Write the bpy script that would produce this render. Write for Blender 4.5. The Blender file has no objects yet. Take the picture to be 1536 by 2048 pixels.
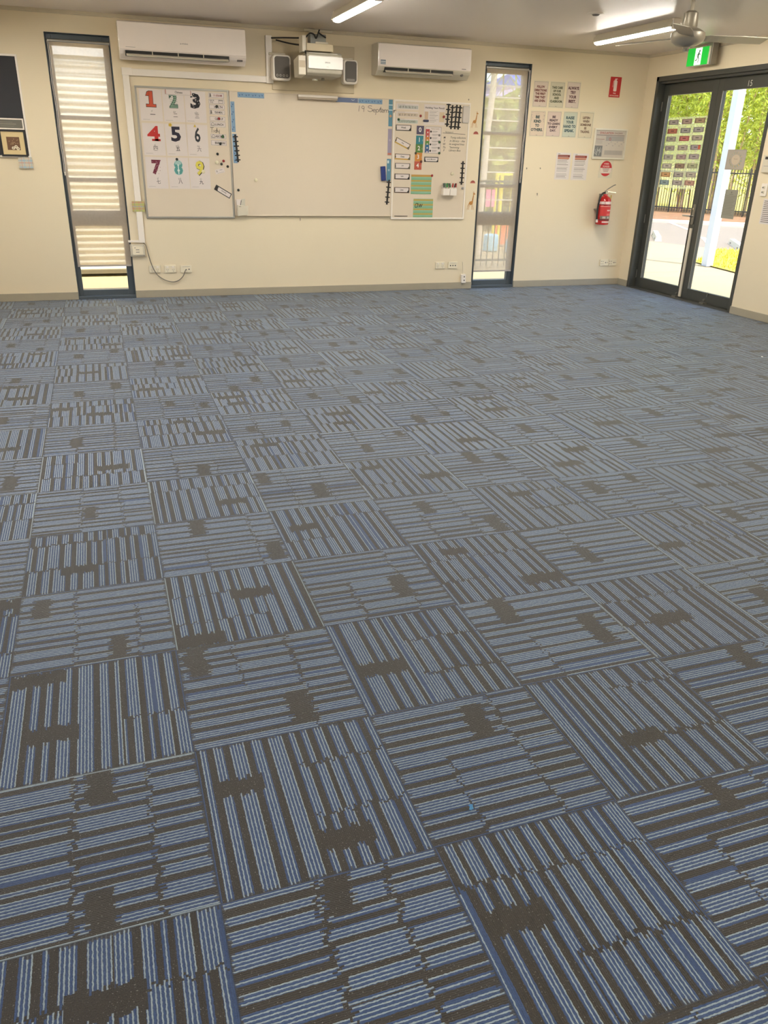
import bpy, math, random
from mathutils import Vector, Matrix
random.seed(7)
PI = math.pi
W, XR, H = 7.955, 6.386, 2.657          # back wall plane, right wall plane, ceiling height
XL, YF = -2.3, -3.6                     # unseen left wall and front wall
DX = 6.5                                # plane of the door leaves
GZ = -0.06                              # outside ground level
col = bpy.context.scene.collection

# ------------------------------------------------------------------ materials
def ln(c):
    c = c / 255.0
    return c / 12.92 if c <= 0.04045 else ((c + 0.055) / 1.055) ** 2.4
def rgb(r, g, b): return (ln(r), ln(g), ln(b), 1.0)
MATS = {}
def pm(key, c, rough=0.6, metal=0.0, noise=0.05, scale=12.0, spec=0.5, emit=0.0, bump=0.0, coat=0.0):
    """Principled material with a soft noise variation of its colour"""
    if key in MATS: return MATS[key]
    m = bpy.data.materials.new(key); m.use_nodes = True
    nt = m.node_tree; b = nt.nodes['Principled BSDF']
    b.inputs['Roughness'].default_value = rough; b.inputs['Metallic'].default_value = metal
    b.inputs['Specular IOR Level'].default_value = spec
    b.inputs['Coat Weight'].default_value = coat
    base = rgb(*c)
    tc = nt.nodes.new('ShaderNodeTexCoord'); nz = nt.nodes.new('ShaderNodeTexNoise')
    nz.inputs['Scale'].default_value = scale; nz.inputs['Detail'].default_value = 3
    nt.links.new(tc.outputs['Object'], nz.inputs['Vector'])
    mx = nt.nodes.new('ShaderNodeMix'); mx.data_type = 'RGBA'
    mx.inputs[6].default_value = tuple(v * (1 - noise) for v in base[:3]) + (1,)
    mx.inputs[7].default_value = tuple(min(1, v * (1 + noise)) for v in base[:3]) + (1,)
    nt.links.new(nz.outputs['Fac'], mx.inputs[0])
    nt.links.new(mx.outputs[2], b.inputs['Base Color'])
    if emit:
        nt.links.new(mx.outputs[2], b.inputs['Emission Color']); b.inputs['Emission Strength'].default_value = emit
    if bump:
        bp = nt.nodes.new('ShaderNodeBump'); bp.inputs['Strength'].default_value = bump; bp.inputs['Distance'].default_value = 0.01
        nt.links.new(nz.outputs['Fac'], bp.inputs['Height']); nt.links.new(bp.outputs['Normal'], b.inputs['Normal'])
    MATS[key] = m
    return m
def q(r, g, b, rough=0.7):               # quick paper / paint colour
    return pm('paint_%d_%d_%d_%d' % (r, g, b, int(rough * 10)), (r, g, b), rough, noise=0.03)

def node_mat(key):
    m = bpy.data.materials.new(key); m.use_nodes = True
    nt = m.node_tree; nt.nodes.clear()
    out = nt.nodes.new('ShaderNodeOutputMaterial'); MATS[key] = m
    return m, nt, out

def glass_mat(key, tint=(1, 1, 1), gloss=0.06, clear=1.0):
    m, nt, out = node_mat(key)
    t = nt.nodes.new('ShaderNodeBsdfTransparent'); t.inputs[0].default_value = tint + (1,)
    g = nt.nodes.new('ShaderNodeBsdfGlossy'); g.inputs['Roughness'].default_value = 0.03
    fr = nt.nodes.new('ShaderNodeLayerWeight'); fr.inputs['Blend'].default_value = 0.15
    mt = nt.nodes.new('ShaderNodeMath'); mt.operation = 'MULTIPLY_ADD'
    mt.inputs[1].default_value = 0.5; mt.inputs[2].default_value = gloss * 0.4
    nt.links.new(fr.outputs['Fresnel'], mt.inputs[0])
    mx = nt.nodes.new('ShaderNodeMixShader')
    nt.links.new(mt.outputs[0], mx.inputs[0]); nt.links.new(t.outputs[0], mx.inputs[1]); nt.links.new(g.outputs[0], mx.inputs[2])
    nt.links.new(mx.outputs[0], out.inputs[0])
    return m

def sheer_mat(key, c, clear, transl):
    """sheer cloth or film: part see-through, part translucent, part diffuse"""
    m, nt, out = node_mat(key)
    tc = nt.nodes.new('ShaderNodeTexCoord'); nz = nt.nodes.new('ShaderNodeTexNoise'); nz.inputs['Scale'].default_value = 40
    nt.links.new(tc.outputs['Object'], nz.inputs['Vector'])
    rp = nt.nodes.new('ShaderNodeMapRange'); rp.inputs[3].default_value = clear - 0.04; rp.inputs[4].default_value = clear + 0.04
    nt.links.new(nz.outputs['Fac'], rp.inputs[0])
    t = nt.nodes.new('ShaderNodeBsdfTransparent')
    d = nt.nodes.new('ShaderNodeBsdfDiffuse'); d.inputs[0].default_value = rgb(*c)
    l = nt.nodes.new('ShaderNodeBsdfTranslucent'); l.inputs[0].default_value = rgb(*c)
    m1 = nt.nodes.new('ShaderNodeMixShader'); m1.inputs[0].default_value = transl
    nt.links.new(d.outputs[0], m1.inputs[1]); nt.links.new(l.outputs[0], m1.inputs[2])
    m2 = nt.nodes.new('ShaderNodeMixShader'); nt.links.new(rp.outputs[0], m2.inputs[0])
    nt.links.new(m1.outputs[0], m2.inputs[1]); nt.links.new(t.outputs[0], m2.inputs[2])
    nt.links.new(m2.outputs[0], out.inputs[0])
    return m

class NG:
    """tiny helper for writing maths as shader nodes"""
    def __init__(s, nt): s.nt = nt
    def v(s, x, sock):
        if isinstance(x, (int, float)): sock.default_value = x
        else: s.nt.links.new(x, sock)
    def m(s, op, a, b=0.0, c=0.0):
        n = s.nt.nodes.new('ShaderNodeMath'); n.operation = op
        s.v(a, n.inputs[0]); s.v(b, n.inputs[1]); s.v(c, n.inputs[2])
        return n.outputs[0]
    def add(s, a, b): return s.m('ADD', a, b)
    def sub(s, a, b): return s.m('SUBTRACT', a, b)
    def mul(s, a, b): return s.m('MULTIPLY', a, b)
    def floor(s, a): return s.m('FLOOR', a)
    def fract(s, a): return s.m('FRACT', a)
    def gt(s, a, b): return s.m('GREATER_THAN', a, b)
    def lt(s, a, b): return s.m('LESS_THAN', a, b)
    def mixf(s, f, a, b):                                   # a*(1-f)+b*f
        return s.add(s.mul(s.sub(b, a), f), a)
    def vec(s, x, y, z=0.0):
        n = s.nt.nodes.new('ShaderNodeCombineXYZ'); s.v(x, n.inputs[0]); s.v(y, n.inputs[1]); s.v(z, n.inputs[2])
        return n.outputs[0]
    def white(s, x, y, z=0.0):
        n = s.nt.nodes.new('ShaderNodeTexWhiteNoise'); n.noise_dimensions = '3D'
        s.nt.links.new(s.vec(x, y, z), n.inputs['Vector'])
        sp = s.nt.nodes.new('ShaderNodeSeparateColor'); s.nt.links.new(n.outputs['Color'], sp.inputs[0])
        return sp.outputs
    def noise(s, x, y, z, scale, detail=2):
        n = s.nt.nodes.new('ShaderNodeTexNoise'); n.inputs['Scale'].default_value = scale; n.inputs['Detail'].default_value = detail
        s.nt.links.new(s.vec(x, y, z), n.inputs['Vector']); return n.outputs['Fac']
    def mixc(s, f, a, b):
        n = s.nt.nodes.new('ShaderNodeMix'); n.data_type = 'RGBA'
        s.v(f, n.inputs[0])
        for x, i in ((a, 6), (b, 7)):
            if isinstance(x, tuple): n.inputs[i].default_value = x
            else: s.nt.links.new(x, n.inputs[i])
        return n.outputs[2]

def carpet_mat():
    m, nt, out = node_mat('striped_carpet_tiles')
    b = nt.nodes.new('ShaderNodeBsdfPrincipled'); nt.links.new(b.outputs[0], out.inputs[0])
    g = NG(nt)
    geo = nt.nodes.new('ShaderNodeTexCoord'); sp = nt.nodes.new('ShaderNodeSeparateXYZ')
    nt.links.new(geo.outputs['Object'], sp.inputs[0])
    X = g.mul(sp.outputs[0], 2.0); Y = g.mul(sp.outputs[1], 2.0)
    i = g.floor(X); j = g.floor(Y); fx = g.fract(X); fy = g.fract(Y)
    par = g.m('FLOORED_MODULO', g.add(i, j), 2.0)
    s0 = g.mixf(par, fx, fy); t = g.mixf(par, fy, fx)
    R = g.white(i, j, 3.0); R2 = g.white(i, j, 9.0); R3 = g.white(i, j, 17.0)
    # yarn lines, slightly wiggly
    wig = g.mul(g.sub(g.noise(X, Y, 0.0, 62.0, 2), 0.5), 0.008)
    s = g.add(s0, wig)
    N = 113.0
    sN = g.mul(s, N); L = g.floor(sN); fl = g.fract(sN)
    jag = g.white(L, i, j)
    tj = g.add(t, g.mul(g.sub(jag[0], 0.5), 0.042))
    # blocks: bands along the yarn, halves across it
    cut = g.add(0.28, g.mul(R[0], 0.14)); cut2 = g.add(0.66, g.mul(R[1], 0.16))
    band = g.add(g.gt(tj, cut), g.gt(tj, cut2))
    scut = g.add(0.3, g.mul(R[2], 0.4))
    half = g.gt(s0, scut)
    bs = g.white(g.add(g.mul(i, 3.0), band), g.add(g.mul(j, 2.0), half), 5.0)
    keep = g.gt(bs[1], 0.5)                                  # in half of the blocks the stripes jump sideways
    phase = g.add(g.mul(R[0], 60.0), g.mul(g.mul(bs[0], keep), 7.0))
    w = g.add(g.mul(g.add(L, 0.5), 10.5 / N), phase)
    vo = nt.nodes.new('ShaderNodeTexVoronoi'); vo.voronoi_dimensions = '1D'; vo.feature = 'DISTANCE_TO_EDGE'
    vo.inputs['Scale'].default_value = 1.0; nt.links.new(w, vo.inputs['W'])
    v1 = nt.nodes.new('ShaderNodeTexVoronoi'); v1.voronoi_dimensions = '1D'; v1.inputs['Scale'].default_value = 1.0
    nt.links.new(w, v1.inputs['W'])
    th = g.add(0.12, g.mul(v1.outputs['Color'], 0.13))
    blue = g.gt(vo.outputs['Distance'], th)
    # plain dark patches, wide across the stripes and short along them
    def patch(a, c, hs, ht):
        return g.mul(g.lt(g.m('ABSOLUTE', g.sub(g.add(s0, g.mul(g.sub(jag[2], 0.5), 0.02)), a)), hs), g.lt(g.m('ABSOLUTE', g.sub(tj, c)), ht))
    def cut_at(nm):
        a = nt.nodes.new('ShaderNodeAttribute'); a.attribute_name = nm
        sp2 = nt.nodes.new('ShaderNodeSeparateXYZ'); nt.links.new(a.outputs['Vector'], sp2.inputs[0]); return sp2.outputs
    A, B = cut_at('cut_a'), cut_at('cut_b')
    p1 = patch(A[0], A[1], g.add(0.12, g.mul(A[2], 0.06)), g.add(0.056, g.mul(A[2], 0.02)))
    p2 = patch(B[0], B[1], g.add(0.10, g.mul(B[2], 0.08)), g.add(0.052, g.mul(B[2], 0.02)))
    edge = g.m('MINIMUM', g.m('MINIMUM', t, g.sub(1.0, t)), g.m('MINIMUM', s0, g.sub(1.0, s0)))
    dark = g.m('MAXIMUM', p1, p2)
    gapc = g.m('MINIMUM', g.m('ABSOLUTE', g.sub(tj, cut)), g.m('ABSOLUTE', g.sub(tj, cut2)))
    dark = g.m('MAXIMUM', dark, g.mul(keep, g.lt(gapc, 0.011)))
    blue = g.mul(blue, g.sub(1.0, dark))
    fringe = g.gt(g.m('ABSOLUTE', g.sub(t, 0.5)), g.add(0.475, g.mul(jag[1], 0.03)))
    blue = g.mul(blue, g.sub(1.0, g.mul(fringe, 0.8)))
    pairf = g.fract(g.mul(sN, 0.5))
    light = g.mul(g.gt(pairf, 0.64), g.gt(jag[1], 0.05))
    fleck = g.noise(X, Y, 2.0, 170.0, 2)
    grain = g.noise(g.mul(X, 1.0), Y, 6.0, 60.0, 3)
    cb = g.mixc(g.m('MULTIPLY_ADD', grain, 0.8, 0.1), rgb(28, 47, 86), rgb(64, 90, 130))
    cl = g.mixc(g.m('MULTIPLY_ADD', grain, 0.8, 0.1), rgb(100, 118, 130), rgb(172, 184, 186))
    cd = g.mixc(fleck, rgb(30, 27, 22), rgb(66, 58, 48))
    speck = g.gt(g.noise(X, Y, 8.0, 120.0, 1), 0.70)
    cd = g.mixc(g.mul(speck, 0.6), cd, rgb(150, 150, 140))
    cs = g.mixc(light, cb, cl)
    c = g.mixc(blue, cd, cs)
    rim = g.lt(g.m('MINIMUM', s0, g.sub(1.0, s0)), 0.009)
    c = g.mixc(g.mul(rim, g.gt(R3[2], 0.35)), c, g.mixc(g.gt(R2[0], 0.5), cb, cl))
    seam = g.lt(edge, 0.0045)
    c = g.mixc(g.mul(seam, 0.55), c, rgb(40, 42, 48))
    tone = g.add(0.93, g.mul(R2[2], 0.14))
    # grooves between yarns, their crease shade darkened into the colour
    groove = g.m('POWER', g.m('ABSOLUTE', g.mul(g.sub(fl, 0.5), 2.0)), 3.0)
    tone = g.mul(tone, g.sub(1.0, g.mul(groove, 0.30)))
    vm = nt.nodes.new('ShaderNodeVectorMath'); vm.operation = 'SCALE'
    nt.links.new(c, vm.inputs[0]); nt.links.new(tone, vm.inputs['Scale'])
    nt.links.new(vm.outputs[0], b.inputs['Base Color'])
    b.inputs['Roughness'].default_value = 0.55
    b.inputs['Specular IOR Level'].default_value = 0.4
    b.inputs['Sheen Weight'].default_value = 0.26; b.inputs['Sheen Roughness'].default_value = 0.45
    b.inputs['Sheen Tint'].default_value = (0.92, 0.97, 1, 1)
    bp = nt.nodes.new('ShaderNodeBump'); bp.inputs['Strength'].default_value = 0.5; bp.inputs['Distance'].default_value = 0.003
    hgt = g.add(g.mul(g.sub(1.0, groove), 0.6), g.mul(fleck, 0.8))
    nt.links.new(hgt, bp.inputs['Height']); nt.links.new(bp.outputs[0], b.inputs['Normal'])
    return m

# ------------------------------------------------------------------ mesh builder
_tc = {}
def text_geo(s, bold=0.0, shear=0.0, space=1.0, line=1.0):
    k = (s, bold, shear, space, line)
    if k not in _tc:
        c = bpy.data.curves.new('lettering_source', 'FONT'); c.body = s; c.size = 1.0; c.offset = bold; c.shear = shear
        c.space_character = space; c.space_line = line; c.align_x = 'CENTER'; c.resolution_u = 2
        o = bpy.data.objects.new('lettering_source', c); col.objects.link(o)
        me = bpy.data.meshes.new_from_object(o.evaluated_get(bpy.context.evaluated_depsgraph_get()))
        vs = [(v.co.x, v.co.y) for v in me.vertices]; fs = [tuple(p.vertices) for p in me.polygons]
        bpy.data.objects.remove(o); bpy.data.curves.remove(c); bpy.data.meshes.remove(me)
        _tc[k] = (vs, fs)
    return _tc[k]

class MB:
    def __init__(s): s.v = []; s.f = []; s.fm = []; s.mats = []
    def mi(s, m):
        if m not in s.mats: s.mats.append(m)
        return s.mats.index(m)
    def raw(s, vs, fs, m):
        k = len(s.v); i = s.mi(m); s.v += [tuple(p) for p in vs]
        for f in fs: s.f.append(tuple(k + a for a in f)); s.fm.append(i)
        return s
    def box(s, x0, x1, y0, y1, z0, z1, m):
        vs = [(x, y, z) for x in (x0, x1) for y in (y0, y1) for z in (z0, z1)]
        return s.raw(vs, [(0, 1, 3, 2), (4, 6, 7, 5), (0, 4, 5, 1), (2, 3, 7, 6), (0, 2, 6, 4), (1, 5, 7, 3)], m)
    def obox(s, c, size, m, rx=0, ry=0, rz=0):
        R = Matrix.Rotation(rz, 3, 'Z') @ Matrix.Rotation(ry, 3, 'Y') @ Matrix.Rotation(rx, 3, 'X')
        vs = [Vector(c) + R @ Vector((sx * size[0] / 2, sy * size[1] / 2, sz * size[2] / 2)) for sx in (-1, 1) for sy in (-1, 1) for sz in (-1, 1)]
        return s.raw(vs, [(0, 1, 3, 2), (4, 6, 7, 5), (0, 4, 5, 1), (2, 3, 7, 6), (0, 2, 6, 4), (1, 5, 7, 3)], m)
    def prism(s, poly, y0, y1, m):
        """polygon in the wall plane (x, z), counter-clockwise, pulled from y1 (wall) to y0 (room)"""
        n = len(poly)
        vs = [(a, y0, b) for a, b in poly] + [(a, y1, b) for a, b in poly]
        fs = [tuple(range(n)), tuple(range(2 * n - 1, n - 1, -1))] + [(i, n + i, n + (i + 1) % n, (i + 1) % n) for i in range(n)]
        return s.raw(vs, fs, m)
    def prof(s, poly, x0, x1, m):
        """profile in (y, z) swept along x"""
        n = len(poly)
        vs = [(x0, a, b) for a, b in poly] + [(x1, a, b) for a, b in poly]
        fs = [tuple(range(n - 1, -1, -1)), tuple(range(n, 2 * n))] + [(i, (i + 1) % n, n + (i + 1) % n, n + i) for i in range(n)]
        return s.raw(vs, fs, m)
    def rrect(s, x0, x1, z0, z1, r, y0, y1, m, n=5):
        p = []
        for cx, cz, a in ((x1 - r, z0 + r, -PI / 2), (x1 - r, z1 - r, 0), (x0 + r, z1 - r, PI / 2), (x0 + r, z0 + r, PI)):
            for i in range(n + 1): p.append((cx + r * math.cos(a + i * PI / 2 / n), cz + r * math.sin(a + i * PI / 2 / n)))
        return s.prism(p, y0, y1, m)
    def flat(s, poly, d, m): return s.raw([(a, -d, b) for a, b in poly], [tuple(range(len(poly)))], m)
    def rect(s, x0, x1, z0, z1, d, m): return s.flat([(x0, z0), (x1, z0), (x1, z1), (x0, z1)], d, m)
    def frame(s, x0, x1, z0, z1, t, y0, y1, m):
        s.box(x0, x1, y0, y1, z1 - t, z1, m); s.box(x0, x1, y0, y1, z0, z0 + t, m)
        s.box(x0, x0 + t, y0, y1, z0 + t, z1 - t, m); s.box(x1 - t, x1, y0, y1, z0 + t, z1 - t, m)
        return s
    def disc(s, x, z, r, d, m, n=16, rz=None):
        return s.flat([(x + r * math.cos(2 * PI * i / n), z + (rz or r) * math.sin(2 * PI * i / n)) for i in range(n)], d, m)
    def cyl(s, p0, p1, r0, r1, m, n=14):
        p0, p1 = Vector(p0), Vector(p1); ax = (p1 - p0).normalized()
        u = ax.orthogonal().normalized(); w = ax.cross(u)
        vs = [p + r * (math.cos(2 * PI * i / n) * u + math.sin(2 * PI * i / n) * w) for p, r in ((p0, r0), (p1, r1)) for i in range(n)]
        fs = [tuple(range(n - 1, -1, -1)), tuple(range(n, 2 * n))] + [(i, (i + 1) % n, n + (i + 1) % n, n + i) for i in range(n)]
        return s.raw(vs, fs, m)
    def tube(s, pts, r, m, n=8, rs=None):
        pts = [Vector(p) for p in pts]; vs = []; fs = []; u = None
        for i, p in enumerate(pts):
            d = (pts[min(i + 1, len(pts) - 1)] - pts[max(i - 1, 0)]).normalized()
            u = d.orthogonal().normalized() if u is None else (u - d * u.dot(d)).normalized()
            w = d.cross(u); rr = rs[i] if rs else r
            vs += [p + rr * (math.cos(2 * PI * k / n) * u + math.sin(2 * PI * k / n) * w) for k in range(n)]
        for i in range(len(pts) - 1):
            for k in range(n): fs.append((i * n + k, i * n + (k + 1) % n, (i + 1) * n + (k + 1) % n, (i + 1) * n + k))
        fs += [tuple(range(n - 1, -1, -1)), tuple(range((len(pts) - 1) * n, len(pts) * n))]
        return s.raw(vs, fs, m)
    def lathe(s, prof, c, m, n=24, axis='Z'):
        vs = []; fs = []
        for r, h in prof:
            for k in range(n):
                a, b = r * math.cos(2 * PI * k / n), r * math.sin(2 * PI * k / n)
                vs.append((c[0] + a, c[1] + b, c[2] + h) if axis == 'Z' else (c[0] + a, c[1] - h, c[2] + b))
        flip = axis != 'Z'
        for i in range(len(prof) - 1):
            for k in range(n):
                f = (i * n + k, i * n + (k + 1) % n, (i + 1) * n + (k + 1) % n, (i + 1) * n + k)
                fs.append(f)
        fs += [tuple(range(n - 1, -1, -1)), tuple(range((len(prof) - 1) * n, len(prof) * n))]
        return s.raw(vs, fs, m)
    def text(s, t, x, z, m, h=None, w=None, d=0.002, bold=0.0, shear=0.0, rot=0.0, space=1.0, align='C'):
        """t centred on (x, z); h = height of the inked box, w = its width (either or both)"""
        vs, fs = text_geo(t, bold, shear, space)
        if not vs: return s
        a0, a1 = min(p[0] for p in vs), max(p[0] for p in vs); b0, b1 = min(p[1] for p in vs), max(p[1] for p in vs)
        kx = (w / (a1 - a0)) if w else None; kz = (h / (b1 - b0)) if h else None
        kx = kx or kz; kz = kz or kx
        ox = {'C': (a0 + a1) / 2, 'L': a0, 'R': a1}[align]
        cr, sr = math.cos(rot), math.sin(rot); o = []
        for a, b in vs:
            a = (a - ox) * kx; b = (b - (b0 + b1) / 2) * kz
            o.append((x + a * cr - b * sr, -d, z + a * sr + b * cr))
        return s.raw(o, fs, m)
    def stroke(s, pts, wd, m, d=0.002):
        """a pen line: ribbon through 2-D points in the wall plane"""
        for (a0, b0), (a1, b1) in zip(pts, pts[1:]):
            L = math.hypot(a1 - a0, b1 - b0) or 1e-6
            nx, nz = -(b1 - b0) / L * wd / 2, (a1 - a0) / L * wd / 2; ex, ez = (a1 - a0) / L * wd * .3, (b1 - b0) / L * wd * .3
            s.flat([(a0 - nx - ex, b0 - nz - ez), (a1 - nx + ex, b1 - nz + ez), (a1 + nx + ex, b1 + nz + ez), (a0 + nx - ex, b0 + nz - ez)][::1], d, m)
        return s
    def build(s, name, parent=None, loc=(0, 0, 0), rz=0.0, smooth=False, bevel=0.0, ry=0.0):
        me = bpy.data.meshes.new(name); me.from_pydata(s.v, [], s.f); me.update()
        for m in s.mats: me.materials.append(m)
        me.polygons.foreach_set('material_index', s.fm)
        if smooth: me.polygons.foreach_set('use_smooth', [True] * len(me.polygons))
        o = bpy.data.objects.new(name, me); col.objects.link(o)
        if parent: o.parent = parent
        o.location = loc; o.rotation_euler = (0, ry, rz)
        if bevel:
            b = o.modifiers.new('bevel', 'BEVEL'); b.width = bevel; b.segments = 2; b.limit_method = 'ANGLE'
        if smooth:
            try:
                e = o.modifiers.new('edge_split', 'EDGE_SPLIT'); e.split_angle = math.radians(38)
            except Exception: pass
        return o

def tag(o, label, cat, group=None, kind=None):
    o['label'] = label; o['category'] = cat
    if group: o['group'] = group
    if kind: o['kind'] = kind
    return o
def thing(name, label, cat, loc, rz=0.0, group=None, ry=0.0):
    o = bpy.data.objects.new(name, None); col.objects.link(o); o.location = loc; o.rotation_euler = (0, ry, rz)
    o.empty_display_size = 0.05
    return tag(o, label, cat, group)
def struct(o): o['kind'] = 'structure'; return o
def copy_tree(o, parent=None):
    c = o.copy(); col.objects.link(c)
    if parent is not None: c.parent = parent
    for ch in list(o.children): copy_tree(ch, c)
    return c
RZ = -PI / 2
def BW(x, z, d=0.0): return (x, W - .0015 - d, z)
def RW(y, z, d=0.0): return (XR - .0015 - d, y, z)

# common materials
M_wall = pm('cream_wall_paint', (232, 216, 186), 0.55, noise=0.015, scale=2.5)
M_ceil = pm('ceiling_paint', (240, 228, 219), 0.36, noise=0.02, scale=1.2, spec=0.16)
M_base = pm('taupe_baseboard', (168, 158, 138), 0.5)
M_white = pm('white_plastic', (240, 230, 218), 0.35, noise=0.02)
M_gloss = pm('glossy_white_plastic', (242, 229, 219), 0.12, noise=0.015, coat=0.3)
M_offw = pm('off_white_plastic', (214, 204, 184), 0.4, noise=0.03)
M_paper = pm('white_paper', (226, 215, 208), 0.75, noise=0.02)
M_lam = pm('laminated_paper', (224, 212, 206), 0.28, noise=0.02)
M_wb = pm('whiteboard_enamel', (222, 206, 184), 0.3, noise=0.012, scale=2)
M_alu = pm('brushed_aluminium', (178, 174, 166), 0.35, metal=0.7)
M_char = pm('charcoal_aluminium', (74, 74, 69), 0.42, metal=0.15)
M_char2 = pm('blue_grey_frame', (84, 92, 98), 0.4, metal=0.15)
M_blk = pm('black_plastic', (30, 28, 26), 0.5)
M_ink = pm('black_ink', (38, 34, 32), 0.7)
M_grey = pm('grey_print', (120, 112, 106), 0.7)
M_lgrey = pm('light_grey_print', (176, 166, 158), 0.7)
M_chrome = pm('chrome', (205, 203, 198), 0.18, metal=1.0)
M_steel = pm('satin_steel', (150, 146, 138), 0.35, metal=0.8)
M_red = pm('sign_red', (196, 42, 44), 0.45)
M_glass = glass_mat('clear_glass')
M_glow = pm('lit_diffuser', (255, 250, 238), 0.4, noise=0.0, emit=34.0)
def prismatic(m, low, high):             # a prismatic diffuser throws most light straight down
    nt = m.node_tree; ge = nt.nodes.new('ShaderNodeNewGeometry'); sp = nt.nodes.new('ShaderNodeSeparateXYZ'); mr = nt.nodes.new('ShaderNodeMapRange')
    nt.links.new(ge.outputs['True Normal'], sp.inputs[0]); nt.links.new(sp.outputs[2], mr.inputs[0])
    mr.inputs[1].default_value = -.15; mr.inputs[2].default_value = -.9; mr.inputs[3].default_value = low; mr.inputs[4].default_value = high
    nt.links.new(mr.outputs[0], nt.nodes['Principled BSDF'].inputs['Emission Strength'])
prismatic(M_glow, 3.0, 40.0)

# ------------------------------------------------------------------ the room shell
def wall_with_holes(name, u0, u1, holes, mk):
    """vertical wall between u0 and u1, holes = [(ua, ub, za, zb)], built as blocks"""
    mb = MB(); cur = u0
    for ua, ub, za, zb in sorted(holes):
        mk(mb, cur, ua, -0.1, H + 0.1)
        if za > -0.1: mk(mb, ua, ub, -0.1, za)
        mk(mb, ua, ub, zb, H + 0.1); cur = ub
    mk(mb, cur, u1, -0.1, H + 0.1)
    return struct(mb.build(name))
TH = 0.15
WIN = [(-0.37, 0.222, 0.0, 2.474), (4.237, 4.824, 0.0, 2.481)]
DOOR = (5.813, 7.745, 0.0, 2.412)
wall_with_holes('wall_back', XL - TH, XR + TH, WIN, lambda mb, a, b, z0, z1: mb.box(a, b, W, W + TH, z0, z1, M_wall))
wall_with_holes('wall_right', YF, W, [DOOR], lambda mb, a, b, z0, z1: mb.box(XR, XR + TH, a, b, z0, z1, M_wall))
LW = [(-2.8, -1.0, 0.8, 2.35), (0.2, 2.4, 0.8, 2.35), (3.6, 5.8, 0.8, 2.35)]
wall_with_holes('wall_left', YF, W, LW, lambda mb, a, b, z0, z1: mb.box(XL - TH, XL, a, b, z0, z1, M_wall))
struct(MB().box(XL - TH, XR + TH, YF - TH, YF, -0.1, H + 0.1, M_wall).build('wall_front'))
struct(MB().box(XL - TH, XR + TH, YF - TH, W + TH, H, H + 0.08, M_ceil).build('ceiling'))
struct(MB().box(XL - TH - .5, XR + TH + .9, YF - TH - .5, W + TH + .05, H + 0.1, H + 0.25, M_wall).build('roof_slab'))
M_carpet = carpet_mat()
mb = MB().box(XL - TH, XR + TH, YF - TH, W + TH, -0.1, -0.002, M_carpet)
# the laid carpet tiles: each carries where its plain dark patches were cut (across, along the stripes)
CUTS = {(-1, 0): [(0.92, 0.52), (0.1, 0.51)], (-1, 1): [(0.26, 0.37), (0.18, 0.92)], (-1, 2): [(0.16, 0.65), (0.78, 0.15)], (-1, 3): [(0.38, 0.32)], (-1, 4): [(0.41, 0.47)], (-1, 5): [(0.69, 0.5)], (0, -1): [(0.94, 0.5)], (0, 0): [(0.19, 0.67), (0.62, 0.19)], (0, 1): [(0.22, 0.64), (0.83, 0.11)], (0, 2): [(0.16, 0.08), (0.6, 0.6)], (0, 3): [(0.83, 0.35), (0.23, 0.91)], (0, 4): [(0.7, 0.31)], (0, 5): [(0.18, 0.57)], (1, -1): [(0.21, 0.54)], (1, 0): [(0.78, 0.59)], (1, 1): [(0.23, 0.43)], (1, 2): [(0.39, 0.7)], (1, 3): [(0.24, 0.58)], (1, 4): [(0.36, 0.58), (0.8, 0.1)], (1, 5): [(0.31, 0.77)], (2, -1): [(0.87, 0.55)], (2, 1): [(0.84, 0.29), (0.44, 0.81)], (2, 2): [(0.81, 0.19), (0.32, 0.79)], (2, 3): [(0.69, 0.41), (0.2, 0.9)], (2, 4): [(0.81, 0.42), (0.26, 0.79)], (3, 0): [(0.87, 0.56)], (3, 1): [(0.4, 0.4)], (3, 2): [(0.42, 0.36)], (3, 3): [(0.43, 0.75)], (4, 2): [(0.17, 0.38)], (4, 3): [(0.68, 0.24), (0.82, 0.75)], (5, 2): [(0.74, 0.15)], (5, 3): [(0.38, 0.43)]}
fa = [(-9.0, -9.0, 0.0)] * len(mb.f); fb = list(fa); rc = random.Random(4)
for ti in range(-5, 14):
    for tj in range(-8, 17):
        x0, x1, y0, y1 = max(ti * .5, XL - TH), min(ti * .5 + .5, XR + TH), max(tj * .5, YF - TH), min(tj * .5 + .5, W + TH)
        if x1 <= x0 or y1 <= y0: continue
        mb.raw([(x0, y0, 0), (x1, y0, 0), (x1, y1, 0), (x0, y1, 0)], [(0, 1, 2, 3)], M_carpet)
        cuts = CUTS.get((ti, tj)) or [(rc.uniform(.15, .85), rc.uniform(.25, .5)), (rc.uniform(.15, .85), rc.uniform(.68, .92))][:rc.choice((1, 2, 2))]
        fa.append((cuts[0][0], cuts[0][1], rc.random())); fb.append((cuts[1][0], cuts[1][1], rc.random()) if len(cuts) > 1 else (-9.0, -9.0, 0.0))
f = struct(mb.build('floor'))
for nm, dat in (('cut_a', fa), ('cut_b', fb)):
    at = f.data.attributes.new(nm, 'FLOAT_VECTOR', 'FACE'); at.data.foreach_set('vector', [c for v in dat for c in v])
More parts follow.
